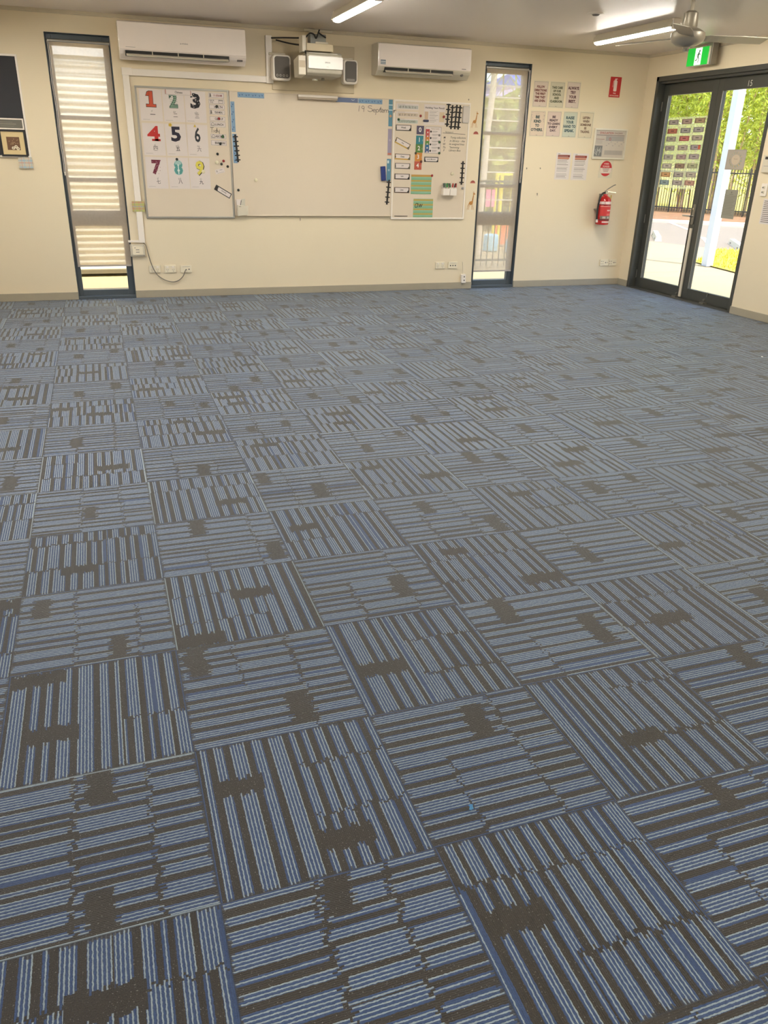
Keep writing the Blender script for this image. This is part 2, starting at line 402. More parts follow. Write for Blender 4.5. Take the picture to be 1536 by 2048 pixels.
# skirting and cornice
bt, bh = 0.014, 0.078
mb = MB()
for a, b in ((XL, -0.37), (0.222, 4.237), (4.824, XR)): mb.box(a, b, W - bt, W, 0, bh, M_base)
struct(mb.build('baseboard_back', bevel=0.003))
mb = MB()
for a, b in ((YF, 5.813), (7.745, W - bt)): mb.box(XR - bt, XR, a, b, 0, bh, M_base)
struct(mb.build('baseboard_right', bevel=0.003))
M_corn = pm('cornice_trim', (204, 190, 164), 0.45)
mb = MB().box(XL, XR, W - 0.022, W, H - 0.03, H, M_corn).box(XL, XR, W - 0.03, W, H - 0.012, H, M_corn)
struct(mb.build('trim_1'))
mb = MB().box(XR - 0.022, XR, YF, W - 0.022, H - 0.03, H, M_corn).box(XR - 0.03, XR, YF, W - 0.03, H - 0.012, H, M_corn)
struct(mb.build('trim_2'))

# windows in the back wall: dark frame, transoms, louvre panes
def window(name, x0, x1, z1, mat):
    y0, y1 = 8.02, 8.075
    r = thing(name, 'window', 'window', (0, 0, 0)); r['kind'] = 'structure'
    for k in ('label', 'category'): del r[k]
    mb = MB()
    gz = [0.085, 0.737, 0.889, 1.165, 1.203, 1.735, 1.772, 2.372]
    mb.box(x0, x0 + .055, y0, y1, 0, z1, mat); mb.box(x1 - .07, x1, y0, y1, 0, z1, mat)
    mb.box(x0 + .055, x1 - .07, y0, y1, 0, gz[0], mat); mb.box(x0 + .055, x1 - .07, y0, y1, gz[7], z1, mat)
    for a, b in ((gz[1], gz[2]), (gz[3], gz[4]), (gz[5], gz[6])): mb.box(x0 + .055, x1 - .07, y0, y1, a, b, mat)
    # lining of the opening
    mb.box(x0, x0 + .006, W + .002, y0, 0, z1, mat); mb.box(x1 - .006, x1, W + .002, y0, 0, z1, mat)
    mb.box(x0, x1, W + .002, y0, z1 - .006, z1, mat); mb.box(x0, x1, W - .004, y0, 0, .03, mat)
    mb.build('window_frame', r, bevel=0.003)
    M_edge = pm('louvre_edge_glow', (244, 246, 232), .3, noise=0, emit=.35)  # added emission imitates daylight glowing in the glass edges
    for a, b in ((gz[0], gz[1]), (gz[2], gz[3]), (gz[4], gz[5]), (gz[6], gz[7])):
        mb = MB(); n = max(1, round((b - a) / 0.132)); p = (b - a) / n
        for i in range(n):
            za, zb = a + i * p, a + (i + 1) * p
            mb.raw([(x0 + .055, y1 - .02, za), (x1 - .07, y1 - .02, za), (x1 - .07, y1 - .032, zb), (x0 + .055, y1 - .032, zb)], [(0, 1, 2, 3)], M_glass)
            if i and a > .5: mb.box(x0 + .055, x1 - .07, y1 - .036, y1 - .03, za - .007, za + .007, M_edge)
        mb.build('louvre_pane', r)
    return r
window('window_1', -0.37, 0.222, 2.474, M_char2)
window('window_2', 4.237, 4.824, 2.481, M_char2)
for n, (a, b, z0, z1) in enumerate(LW):       # side windows out of the picture, in the wall at the camera's side
    mb = MB()
    for yy in (a, (a + b) / 2 - .025, b - .05): mb.box(XL - .1, XL - .04, yy, yy + .05, z0, z1, M_char2)
    mb.box(XL - .1, XL - .04, a, b, z0, z0 + .05, M_char2); mb.box(XL - .1, XL - .04, a, b, z1 - .05, z1, M_char2)
    o = struct(mb.build('window_%d' % (n + 3)))
    MB().box(XL - .075, XL - .07, a + .02, b - .02, z0 + .02, z1 - .02, M_glass).build('glass_pane', o)

# sheer roller blinds
M_blind = sheer_mat('sheer_blind_cloth', (230, 214, 194), 0.50, 0.42)
def blind(label, x0, x1, z0, z1, chain_side):
    r = thing('roller_blind', label, 'blind', (0, 0, 0), group=None)
    yb = W + 0.022
    mb = MB(); nseg = 24
    MB().box(x0, x1, yb - .0005, yb + .0005, z0, z1, M_blind).build('blind_cloth', r)
    MB().cyl((x0 - .01, yb + .014, z1 + .002), (x1 + .01, yb + .014, z1 + .002), .018, .018, M_alu).build('roller_tube', r, smooth=True)
    MB().box(x0, x1, yb - .004, yb + .004, z0 - .012, z0 + .004, M_lgrey).build('bottom_rail', r)
    cx = x0 - .012 if chain_side < 0 else x1 + .012
    pts = [(cx + .004 * math.sin(k * .8), yb - .004, z1 - k * (z1 - 1.25) / 20) for k in range(21)]
    mb = MB().tube(pts, .0025, M_white, 6).tube([(p[0] + .012, p[1], p[2]) for p in pts], .0025, M_white, 6)
    mb.lathe([(.001, -.03), (.006, -.02), (.006, 0), (.001, .006)], (cx + .006, yb - .004, 1.25), M_white, 8)
    mb.build('pull_chain', r, smooth=True)
    return r
blind('sheer cream roller blind drawn over the slim window with corrugated wall outside', -0.338, 0.207, .345, 2.405, -1)
blind('sheer cream roller blind drawn over the slim window with trees and playground outside', 4.268, 4.79, .205, 2.42, 1)

# ------------------------------------------------------------------ the glazed double doors
r = bpy.data.objects.new('door_1', None); col.objects.link(r); struct(r)
y0, y1, zt = DOOR[0], DOOR[1], DOOR[3]
mb = MB()
xw0, xw1 = XR - .006, XR + .19
for a, b in ((y1 - .045, y1), (y0, y0 + .045)): mb.box(xw0, xw1, a, b, 0, zt, M_char)
mb.box(xw0, xw1, y0, y1, zt - .05, zt, M_char)
mb.box(xw0 + .03, xw1, y0 + .045, y1 - .045, zt - .075, zt - .05, M_char)
mb.box(xw0, xw1, y0, y1, -.02, .008, M_char)
mb.build('door_frame', r, bevel=0.003)
M_black2 = pm('dark_hinge', (96, 92, 88), 0.4, metal=.5)
for k, (a, b, ga, gb) in enumerate(((6.762, 7.698, 6.848, 7.605), (5.86, 6.758, 5.95, 6.674))):
    lf = MB()
    x0_, x1_ = DX - .02, DX + .025; zb, zt2 = .012, zt - .078
    lf.box(x0_, x1_, a, ga, zb, zt2, M_char); lf.box(x0_, x1_, gb, b, zb, zt2, M_char)
    lf.box(x0_, x1_, ga, gb, zb, .13, M_char); lf.box(x0_, x1_, ga, gb, 2.215, zt2, M_char)
    for yy in (ga, gb): lf.box(x0_ - .006, x0_, yy - .004, yy + .004, .13, 2.215, M_steel)
    lo = lf.build('door_leaf', r, bevel=0.002)
    MB().box(DX, DX + .006, ga - .01, gb + .01, .12, 2.225, M_glass).build('glass_pane', lo)
    hy = b + .004 if k == 0 else a - .004
    for hz in (2.1, .84, .17):
        MB().cyl((x0_ - .006, hy, hz - .05), (x0_ - .006, hy, hz + .05), .007, .007, M_steel, 8).build('hinge', lo, smooth=True)
    # floor bolt and stopper
    by = (6.845, 6.345)[k]
    sb = MB(); sb.cyl((x0_ - .012, by, .055), (x0_ - .03, by, .05), .012, .012, M_steel, 10).box(x0_ - .055, x0_, by - .035, by + .035, .0, .026, M_steel)
    sb.cyl((x0_ - .01, by - .03, .09), (x0_ - .01, by - .03, .14), .006, .006, M_steel, 8)
    sb.build('foot_bolt', lo)
    if k == 0:
        hd = MB()
        hd.rrect(-.022, .022, -.11, .11, .01, -.01, 0, M_steel)
        hd.cyl((0, -.01, -.02), (0, -.05, -.02), .011, .011, M_chrome, 10)
        hd.cyl((.01, -.05, -.02), (-.13, -.05, -.02), .010, .009, M_chrome, 10)
        hd.cyl((0, -.012, .06), (0, -.02, .06), .012, .012, M_chrome, 12)
        hd.build('door_handle', lo, (x0_, 6.80, .95), RZ, smooth=True)
        MB().box(x0_ - .014, x0_, 6.775, 6.815, .02, .80, M_offw).build('flush_strip', lo, bevel=.002)
# little number sticker over the door
mb = MB().text('15', 0, 0, pm('number_sticker', (226, 222, 214), .5), h=.055, d=.0005)
tag(mb.build('number_sticker', loc=(DX - .0205, 6.285, 2.262), rz=RZ), 'white number 15 sticker on the dark top rail of the glass door', 'sticker')

# ------------------------------------------------------------------ outside
M_conc = pm('sunlit_concrete', (176, 158, 118), 0.85, noise=.06, scale=.8, bump=.1)
M_asph = pm('pale_asphalt', (138, 126, 110), 0.9, noise=.08, scale=3, bump=.2)
M_mulch = pm('bark_mulch', (140, 104, 72), 0.95, noise=.5, scale=4, bump=.6)
M_dry = pm('dry_ground', (196, 176, 120), 0.95, noise=.15, scale=3)
struct(MB().box(-30, 60, -20, 70, GZ - .3, GZ - .04, M_dry).build('ground'))
def slabz(name, pts, z0, z1, m):
    n = len(pts)
    vs = [(x, y, z1) for x, y in pts] + [(x, y, z0) for x, y in pts]
    return struct(MB().raw(vs, [tuple(range(n)), tuple(range(2 * n - 1, n - 1, -1))] + [(i, n + i, n + (i + 1) % n, (i + 1) % n) for i in range(n)], m).build(name))
Dx, Dy = .32, -.947                                            # direction of the car park edge
E0 = (11.45, 12.75)                                            # a point of the kerb between path and car park
e = lambda t, o: (E0[0] + Dx * t - Dy * o, E0[1] + Dy * t + Dx * o)
slabz('path', [(-6, W + .16), (-6, 9.6), (4.2, 9.75), (6.54, 13.2), e(-7, 0), e(9, 0), (6.54, -14), (6.54, W + .16)][::-1], GZ - .1, GZ, M_conc)
slabz('street', [e(-14, .02), e(12, .02), (19.6, 13.2), (15.0, 19.3), (12.5, 27)], GZ - .1, GZ - .02, M_asph)
slabz('kerb', [(12.3, 27.0), (15.0, 19.0), (17.3, 17.6), (21.0, 12.6), (21.25, 12.8), (17.5, 17.9), (15.2, 19.3), (12.6, 27.1)], GZ - .1, GZ + .05, pm('kerb_concrete', (208, 190, 164), .9))
slabz('garden_bed_ground', [(15.2, 19.25), (17.5, 17.85), (21.2, 12.8), (27, 14), (22, 30), (12.6, 27.0)], GZ - .1, GZ + .02, M_mulch)
mb = MB()
for a, b in (((15.6, 18.95), (14.4, 16.6)), ((17.1, 17.4), (15.6, 15.6)), ((13.3, 14.7), (12.1, 13.0))):
    d = Vector((b[0] - a[0], b[1] - a[1])).normalized(); nx, ny = -d.y * .05, d.x * .05
    mb.raw([(a[0] - nx, a[1] - ny, GZ - .015), (b[0] - nx, b[1] - ny, GZ - .015), (b[0] + nx, b[1] + ny, GZ - .015), (a[0] + nx, a[1] + ny, GZ - .015)], [(0, 1, 2, 3)], q(240, 228, 204))
struct(mb.build('street_marking_lines'))
mb = MB()                                                     # joints of the paving
mb.box(6.6, 11.0, 10.9, 10.92, GZ, GZ + .001, q(150, 140, 116)); mb.box(6.6, 9.4, 9.32, 9.34, GZ, GZ + .001, q(150, 140, 116))
struct(mb.build('path_joint_lines'))
# lawn
lawn = [(9.5, 10.25), (9.22, 8.8), (9.1, 4.0), (14.6, 5.0), (11.85, 11.65), (11.5, 12.05)]
mb = MB(); zl = GZ + .02
mb.raw([(x, y, zl) for x, y in lawn[::1]], [tuple(range(6))], pm('lawn_soil', (186, 170, 60), .95, noise=.2, scale=6))
def inside(x, y, P):
    c = False
    for (xa, ya), (xb, yb) in zip(P, P[1:] + P[:1]):
        if (ya > y) != (yb > y) and x < (xb - xa) * (y - ya) / (yb - ya) + xa: c = not c
    return c
M_gr = pm('lawn_blades', (206, 198, 62), .9, noise=.25, scale=3)
n = 0
while n < 5000:
    x, y = random.uniform(9, 14.6), random.uniform(5.5, 12.1)
    if not inside(x, y, lawn): continue
    n += 1; a = random.uniform(0, PI); h_ = random.uniform(.03, .07); dx, dy = math.cos(a) * .012, math.sin(a) * .012
    lx, ly = random.uniform(-.03, .03), random.uniform(-.03, .03)
    mb.raw([(x - dx, y - dy, zl), (x + dx, y + dy, zl), (x + lx, y + ly, zl + h_)], [(0, 1, 2)], M_gr)
o = tag(mb.build('lawn_grass'), 'patch of yellow green lawn beside the white post', 'grass', kind='stuff')
# white verandah post
r = thing('verandah_post', 'white square steel post standing outside the glass doors', 'post', (9.40, 9.83, GZ), .0)
M_post = pm('white_post_paint', (204, 212, 218), .4)
MB().box(-.065, .065, -.065, .065, 0, 3.3, M_post).build('pole', r, bevel=.004)
MB().box(-.1, .1, -.1, .1, 0, .012, M_steel).build('base_plate', r)
# concrete wheel stops
def wheel_stop(x, y, a, label):
    mb = MB(); m = pm('wheel_stop_concrete', (224, 212, 186), .9, noise=.1)
    mb.prof([(-.075, 0), (.075, 0), (.05, .1), (-.05, .1)], -.85, .85, m)
    mb.box(-.6, -.5, -.076, .076, .02, .05, q(120, 112, 100)).box(.5, .6, -.076, .076, .02, .05, q(120, 112, 100))
    return tag(mb.build('wheel_stop', loc=(x, y, GZ - .02), rz=a), label, 'wheel stop', 'wheel stops on the car park')
wheel_stop(11.95, 14.62, math.radians(56), 'pale concrete wheel stop seen through the door leaf with the name cards')
wheel_stop(12.45, 12.6, math.radians(56), 'pale concrete wheel stop behind the lawn, near the wall edge')
# palisade fence
F0 = Vector((17.2, 24.9, GZ)); FD = Vector((.47, -.88, 0)).normalized()
r = thing('palisade_fence', 'black steel fence of thin upright pickets behind the car park', 'fence', F0, math.atan2(FD.y, FD.x))
M_fence = pm('black_fence_paint', (44, 42, 38), .5)
for z in (.16, 1.28): MB().box(-.2, 7.8, -.02, .02, z, z + .035, M_fence).build('rail', r)
for k in range(4): MB().box(k * 2.5 - .016, k * 2.5 + .016, -.02, .02, 0, 1.46, M_fence).build('post', r)
pk = MB().box(-.009, .009, -.009, .009, .06, 1.42, M_fence).build('picket', r)
for k in range(1, 84):
    c = pk.copy(); col.objects.link(c); c.parent = r; c.location = (k * .09, 0, 0)
# sunlit grassy bank rising behind the fence
bk = [F0 + FD * t + Vector((.88, .47, 0)) * o for o in (2.6, 9.0) for t in (-6, 13)]
mb = MB().raw([(bk[0].x, bk[0].y, GZ), (bk[1].x, bk[1].y, GZ), (bk[3].x, bk[3].y, 2.6), (bk[2].x, bk[2].y, 2.6)], [(0, 1, 2, 3)], pm('dry_grass_bank', (226, 208, 118), .95, noise=.2, scale=4))
struct(mb.build('hill'))
# bamboo and trees behind the fence
def leaf_mat(key, c, tr=.5):
    m, nt, out = node_mat(key)
    oi = nt.nodes.new('ShaderNodeNewGeometry'); ramp = nt.nodes.new('ShaderNodeMix'); ramp.data_type = 'RGBA'
    nt.links.new(oi.outputs['Random Per Island'], ramp.inputs[0])
    b0 = rgb(*c); ramp.inputs[6].default_value = tuple(v * .55 for v in b0[:3]) + (1,); ramp.inputs[7].default_value = tuple(min(1, v * 1.5) for v in b0[:3]) + (1,)
    d = nt.nodes.new('ShaderNodeBsdfDiffuse'); t = nt.nodes.new('ShaderNodeBsdfTranslucent')
    nt.links.new(ramp.outputs[2], d.inputs[0]); nt.links.new(ramp.outputs[2], t.inputs[0])
    mx = nt.nodes.new('ShaderNodeMixShader'); mx.inputs[0].default_value = tr
    nt.links.new(d.outputs[0], mx.inputs[1]); nt.links.new(t.outputs[0], mx.inputs[2]); nt.links.new(mx.outputs[0], out.inputs[0])
    return m
M_leaf = leaf_mat('bamboo_leaves', (206, 226, 100), .55); M_leaf2 = leaf_mat('tree_leaves', (178, 190, 104)); M_leaf3 = leaf_mat('pale_hedge_leaves', (222, 234, 160), .55)  # last one: hedge leaves paled to stand in for bright sky gaps
def leaves(mb, cx, cy, z0, z1, rx, ry, n, ll, lw, m, droop=.3):
    for _ in range(n):
        while True:
            a, b, c = random.uniform(-1, 1), random.uniform(-1, 1), random.uniform(-1, 1)
            if a * a + b * b + c * c * .8 < 1: break
        p = Vector((cx + a * rx, cy + b * ry, (z0 + z1) / 2 + c * (z1 - z0) / 2))
        d = Vector((random.uniform(-1, 1), random.uniform(-1, 1), random.uniform(-1, .6) - droop)).normalized()
        s_ = d.cross(Vector((random.uniform(-1, 1), random.uniform(-1, 1), random.uniform(-.3, 1)))).normalized() * lw * random.uniform(.6, 1.2)
        L = d * ll * random.uniform(.6, 1.3)
        mb.raw([p, p + L * .45 + s_, p + L, p + L * .45 - s_], [(0, 1, 2, 3)], m)
M_culm = pm('bamboo_culms', (196, 164, 122), .6, noise=.2, scale=2)
clumps = [(-1.2, 1.4), (.4, 1.2), (1.7, 1.6), (3.0, 1.1), (4.4, 1.5), (6.0, 1.3)]
names = ['bright green bamboo clump behind the fence, at the far end of the car park', 'lime green bamboo clump behind the fence, above the door handle side of the name cards',
         'leafy bamboo clump behind the fence in line with the white door strip', 'dense bamboo clump behind the fence in line with the white post',
         'tall bamboo clump behind the fence beside the hanging wreath picture', 'bamboo clump behind the fence where the wall cuts it off']
for (t, o_), lb in zip(clumps, names):
    p = F0 + FD * (t + 0.6) + Vector((.88, .47, 0)) * o_
    r = thing('bamboo_tree', lb, 'bamboo', (p.x, p.y, GZ), 0, 'bamboo behind the fence')
    cm = MB()
    for k in range(11):
        a = random.uniform(0, 2 * PI); rr = random.uniform(.05, .75); x, y = rr * math.cos(a), rr * math.sin(a); lx, ly = random.uniform(-.6, .6), random.uniform(-.6, .6)
        cm.tube([(x, y, 0), (x + lx * .3, y + ly * .3, 1.6), (x + lx * .7, y + ly * .7, 3.4), (x + lx * 1.6, y + ly * 1.6, 6.0)], .03, M_culm, 6, [.035, .032, .025, .012])
    cm.build('culm', r, smooth=True)
    lm = MB(); leaves(lm, 0, 0, 1.35, 7.2, 1.35, 1.0, 7500, .19, .026, M_leaf)
    leaves(lm, 0, 0, .5, 2.2, 1.1, .8, 420, .2, .025, M_leaf)
    lm.build('foliage', r)
mb = MB()
for k in range(9):
    p = F0 + FD * (k * 1.5 - 2.5) + Vector((.88, .47, 0)) * 7.0
    leaves(mb, p.x, p.y, 1.0, 10.5, 1.5, 1.2, 1700, .4, .11, M_leaf3)
o = tag(mb.build('hedge_foliage'), 'solid green hedge foliage closing the view behind the bamboo', 'hedge', kind='stuff')

# cream corrugated building outside window 1
r = thing('corrugated_building', 'cream corrugated metal building close outside the slim window', 'building', (-.1, 10.4, GZ))
M_corr = pm('cream_corrugated_steel', (232, 222, 190), .45, noise=.03)
mb = MB(); pr_, n_ = .080, 8
pts = [(.010 * math.cos(2 * PI * k / n_), .02 + k * pr_ / n_) for k in range(int(2.5 / pr_ * n_))]
vs = [(-4.3, a, b) for a, b in pts] + [(2.2, a, b) for a, b in pts]; N_ = len(pts)
mb.raw(vs, [(k, N_ + k, N_ + k + 1, k + 1) for k in range(N_ - 1)], M_corr)
mb.build('cladding', r, smooth=True)
MB().box(-4.3, 2.2, .02, 3, 0, 2.6, M_corr).build('wall_core', r)
MB().box(-4.5, 2.4, -.07, 3.2, 2.56, 2.68, q(236, 230, 214)).build('roof', r)
MB().box(-4.3, 2.2, -.03, .02, 0, .05, q(120, 110, 84)).build('plinth', r)

# garden seen through window 2
r = thing('palm_tree', 'pale smooth palm trunk with drooping fronds outside the window', 'palm tree', (6.24, 12.0, GZ))
M_palm = pm('palm_trunk', (226, 214, 190), .7, noise=.06)
MB().tube([(.0, 0, 0), (0, 0, 1), (.02, 0, 2), (.06, 0, 2.55), (.08, 0, 3.3)], .07, M_palm, 12, [.065, .055, .05, .055, .04]).build('trunk', r, smooth=True)
fm_ = MB()
for k in range(9):
    a = k * 2 * PI / 9 + .3; pp = []
    for s_ in range(9):
        u = s_ / 8; pp.append(Vector((.08 + math.cos(a) * 1.5 * u, math.sin(a) * 1.5 * u, 3.2 + .5 * math.sin(u * 2.2) - 1.2 * u * u)))
    fm_.tube(pp, .012, M_leaf2, 5)
    for s_ in range(1, 9):
        d = Vector((-math.sin(a), math.cos(a), 0))
        for sg in (-1, 1):
            for kk in (0, .5):
                p = pp[s_ - 1].lerp(pp[s_], kk); tip = p + d * sg * .38 + Vector((0, 0, -.28)) + (pp[s_] - pp[s_ - 1]) * .8
                fm_.raw([p, p.lerp(tip, .5) + Vector((0, 0, .03)), tip], [(0, 1, 2)], M_leaf2)
fm_.build('frond', r)
for (x, y, z0, z1, rx, n, lb) in ((8.9, 16.5, .4, 3.1, 1.5, 2600, 'pale green bushy tree outside the window, behind the palm trunk'), (11.2, 17.5, .3, 3.0, 1.7, 2600, 'yellow green bushy tree outside the window, behind the playground')):
    r = thing('garden_tree', lb, 'tree', (x, y, GZ), 0, 'trees behind the playground')
    MB().tube([(0, 0, 0), (.05, .02, 1), (0, .1, 2.4)], .1, M_culm, 8, [.12, .1, .06]).build('trunk', r, smooth=True)
    lm = MB(); leaves(lm, 0, 0, z0, z1, rx, .9, n, .3, .09, M_leaf2, .1); lm.build('foliage', r)
r = thing('pool_fence', 'dark railing of thin upright bars outside the window', 'fence', (4.7, 10.2, GZ))
M_rail = pm('dark_railing', (70, 84, 74), .5)
for z in (.1, 1.22): MB().box(-.3, 2.6, -.015, .015, z, z + .03, M_rail).build('rail', r)
for k in range(29): MB().cyl((-.27 + k * .1, 0, .03), (-.27 + k * .1, 0, 1.25), .008, .008, M_rail, 6).build('baluster', r)
r = thing('climbing_frame', 'yellow and orange playground climbing frame behind the railing', 'playground frame', (7.1, 13.0, GZ))
M_yel = pm('yellow_paint', (240, 226, 70), .5); M_org = pm('orange_paint', (238, 130, 84), .5); M_lb = pm('pale_blue_paint', (160, 214, 236), .5); M_pink = pm('pink_paint', (240, 130, 170), .5)
for x in (-.1, .0, .24): MB().cyl((x, 0, 0), (x, 0, 1.3), .035, .035, M_yel, 12).build('post', r, smooth=True)
MB().box(-.1, .24, -.02, .02, .05, .62, M_org).build('slide_panel', r)
MB().box(-.3, -.1, -.02, .02, .72, 1.02, M_pink).build('pink_panel', r)
MB().box(-.1, 1.2, -.02, .02, 1.26, 1.32, M_yel).build('beam', r)
for (x, y, a, lb) in ((6.62, 12.3, .3, 'pale blue toy drum on the ground outside, nearer the palm trunk'), (6.92, 12.0, .24, 'pale blue toy drum on the ground outside, below the orange panel')):
    tag(MB().lathe([(.1, 0), (.13, .02), (.14, a * .5), (.13, a - .02), (.1, a)], (0, 0, 0), M_lb, 16).build('toy_drum', loc=(x, y, GZ), smooth=True), lb, 'toy drum', 'toy drums in the playground')
r = thing('shade_sail', 'blue and lilac shade sail above the playground outside the window', 'shade sail', (8.0, 15.0, 2.84))
MB().raw([(-.45, 0, .0), (.5, .25, .02), (.65, .5, .42), (.1, .1, .2)], [(0, 1, 2, 3)], pm('blue_shade_cloth', (92, 128, 226), .7)).build('blue_cloth', r)
MB().raw([(-.55, .02, -.22), (.0, .05, -.2), (.5, .25, .0), (-.45, 0, -.01)], [(0, 1, 2, 3)], pm('lilac_shade_cloth', (168, 160, 190), .8)).build('lilac_cloth', r)
for x, y in ((-.6, 0), (.66, .5)): MB().cyl((x, y, -2.9), (x, y, .45), .03, .03, M_steel, 8).build('mast', r, smooth=True)

# ------------------------------------------------------------------ air conditioners
def aircon(label, x0, x1, z0, z1, louvre, kind):
    r = thing('air_conditioner', label, 'air conditioner', BW((x0 + x1) / 2, z0))
    w = (x1 - x0) / 2; h_ = z1 - z0; dep = .225
    prof = [(0, .01), (-.14, .0), (-.205, .045), (-dep, .075), (-dep, h_ - .02), (-dep + .012, h_ - .004), (-dep + .03, h_), (0, h_)]
    MB().prof(prof[::-1], -w, w, M_gloss if kind == 0 else M_offw).build('housing', r, bevel=.008)
    mb = MB(); mb.rrect(-w + (.0 if kind == 0 else .004), w - .002, .082, h_ - .01, .012, -dep - .006, -dep + .002, M_gloss)
    mb.build('front_panel', r, bevel=.004)
    a, b = louvre
    # outlet slot with vane on the slanted lower front
    def sl(u, off=0.0): return (-.205 - .020 * u - off, .045 + .03 * u)
    mb = MB(); s0_, s1_ = (-dep - .007, .012), (-dep - .007, .066)
    mb.box(a - (x0 + x1) / 2, b - (x0 + x1) / 2, -dep - .004, -.15, .028, .074, M_blk)
    mb.build('air_outlet', r)
    mb = MB(); L0, L1 = a - (x0 + x1) / 2 + .008, b - (x0 + x1) / 2 - .008
    mb.obox(((L0 + L1) / 2, -dep - .008, .040), (L1 - L0, .05, .008), M_offw, rx=.5)
    mb.obox(((L0 + L1) / 2, -dep + .01, .056), (L1 - L0, .03, .004), M_grey, rx=.5)
    nb = 3 if kind == 0 else 2
    for k in range(1, nb + 1):
        xx = L0 + (L1 - L0) * k / (nb + 1); mb.box(xx - .004, xx + .004, -dep - .010, -dep + .01, .03, .072, M_offw)
    mb.build('vane', r)
    mb = MB()
    if kind == 0:
        mb.text('ATHENA', .01, .155, M_grey, w=.06, h=.011, d=dep + .0068, bold=.01)
        mb.flat([(-.035, .15), (-.024, .15), (-.0295, .161)], dep + .0068, M_grey)
        mb.box(-w + .06, -w + .15, -dep - .0068, -dep - .006, .099, .103, M_lgrey)
        mb.build('lettering', r)
        MB().box(w - .09, w - .04, -dep - .004, -.2, .035, .05, M_grey).build('receiver', r)
    else:
        mb.rect(-w + .028, -w + .085, .098, .14, dep + .0068, q(120, 132, 140)).rect(-w + .03, -w + .083, .12, .127, dep + .007, q(224, 224, 220)).rect(-w + .03, -w + .083, .106, .111, dep + .007, q(224, 224, 220))
        mb.build('energy_sticker', r)
        MB().box(w - .11, w - .06, -dep - .0075, -dep - .006, .095, .101, M_grey).build('status_display', r)
        MB().cyl((w - .1, -.2, .04), (w - .1, -.23, .04), .012, .012, M_grey, 10).build('receiver', r)
    return r
aircon('wide glossy white wall air conditioner beside the window with the corrugated wall', .292, 1.502, 2.268, 2.588, (.345, 1.33), 0)
aircon('smaller white wall air conditioner beside the projector, matt with a small sticker', 2.885, 3.955, 2.262, 2.562, (2.96, 3.745), 1)

# ------------------------------------------------------------------ cable trunking
r = thing('cable_trunking', 'white plastic cable trunking running up the wall and above the whiteboard', 'trunking', BW(0, 0))
def duct(x0, x1, z0, z1, nm='duct'):
    MB().box(x0, x1, -.028, 0, z0, z1, M_white).build(nm, r, bevel=.003)
duct(.306, .368, .575, 2.15); duct(.40, 1.735, 2.145, 2.205); duct(1.74, 1.805, 2.205, 2.572)
MB().box(.302, .40, -.031, 0, 2.145, 2.212, M_white).build('corner_piece', r, bevel=.003)
MB().box(1.735, 1.81, -.031, 0, 2.14, 2.21, M_white).build('corner_piece', r, bevel=.003)
MB().box(.195, .335, -.02, 0, .578, .6, M_white).build('short_duct', r, bevel=.003)

# ------------------------------------------------------------------ projector, its board, speakers and cables
M_cream = pm('cream_mdf', (206, 190, 160), .6)
mb = MB().box(1.80, 2.69, -.016, 0, 2.085, 2.52, M_cream)
tag(mb.build('mounting_board', loc=BW(0, 0), bevel=.002), 'cream backing board on the wall behind projector and speakers', 'board')
r = thing('projector', 'white short throw projector on a wall bracket above the whiteboard', 'projector', (2.235, 7.42, 2.2))
M_proj = pm('projector_white', (250, 246, 240), .3, noise=.02); M_projg = pm('projector_shade_grey', (176, 168, 150), .5)
mb = MB(); mb.prof([(0.012, .02), (.05, -.002), (.36, -.01), (.40, .06), (.39, .17), (.05, .205), (.012, .18)], -.19, .175, M_projg)
mb.build('body', r, bevel=.01)
MB().rrect(-.175, .178, .055, .165, .012, -.006, .014, M_proj).build('front_panel', r, bevel=.003)
MB().prof([(.006, .16), (.03, .195), (.2, .205), (.2, .16)], -.165, .135, M_proj).build('top_cover', r, bevel=.006)
mb = MB(); mb.prof([(.0, -.005), (.20, -.02), (.22, .14), (.0, .165)], -.275, -.20, M_offw); mb.build('lamp_door', r, bevel=.008)
mb = MB().rect(-.268, -.208, .06, .12, -.0, q(186, 170, 146)); mb.build('vent_panel', r, (0, -.002, 0))
MB().text('EPSON', .02, .112, M_grey, w=.05, h=.012, d=.0066, bold=.02).text('EB', .02, .075, M_lgrey, w=.022, h=.004, d=.0066).build('lettering', r)
mb = MB().cyl((-.06, .2, -.02), (-.06, .2, -.035), .03, .03, M_chrome, 16).cyl((.03, .22, -.005), (.03, .22, -.03), .014, .02, M_projg, 12)
mb.build('foot', r)
r = thing('projector_bracket', 'cream wall arm bracket carrying the white projector', 'bracket', (2.2, 7.5, 2.41))
MB().box(-.15, .12, -.06, .16, 0, .065, M_cream).build('arm_cover', r, bevel=.004)
MB().box(-.06, .06, .1, .44, .0, .05, M_offw).build('wall_arm', r)
MB().box(-.19, -.15, -.04, .1, -.01, .13, M_offw).build('side_clamp', r, bevel=.004)
MB().box(-.05, .08, -.02, .12, .065, .085, M_offw).box(-.1, .06, -.01, .1, .066, .15, pm('bracket_grey', (146, 146, 140), .4)).build('adjuster_plate', r, bevel=.003)
mb = MB()
for k in range(4): mb.cyl((.03 + .01 * k, .0, .085), (.05 - .012 * k, .02, .12 + .01 * k), .004, .004, M_chrome, 6)
mb.build('chain_hook', r)
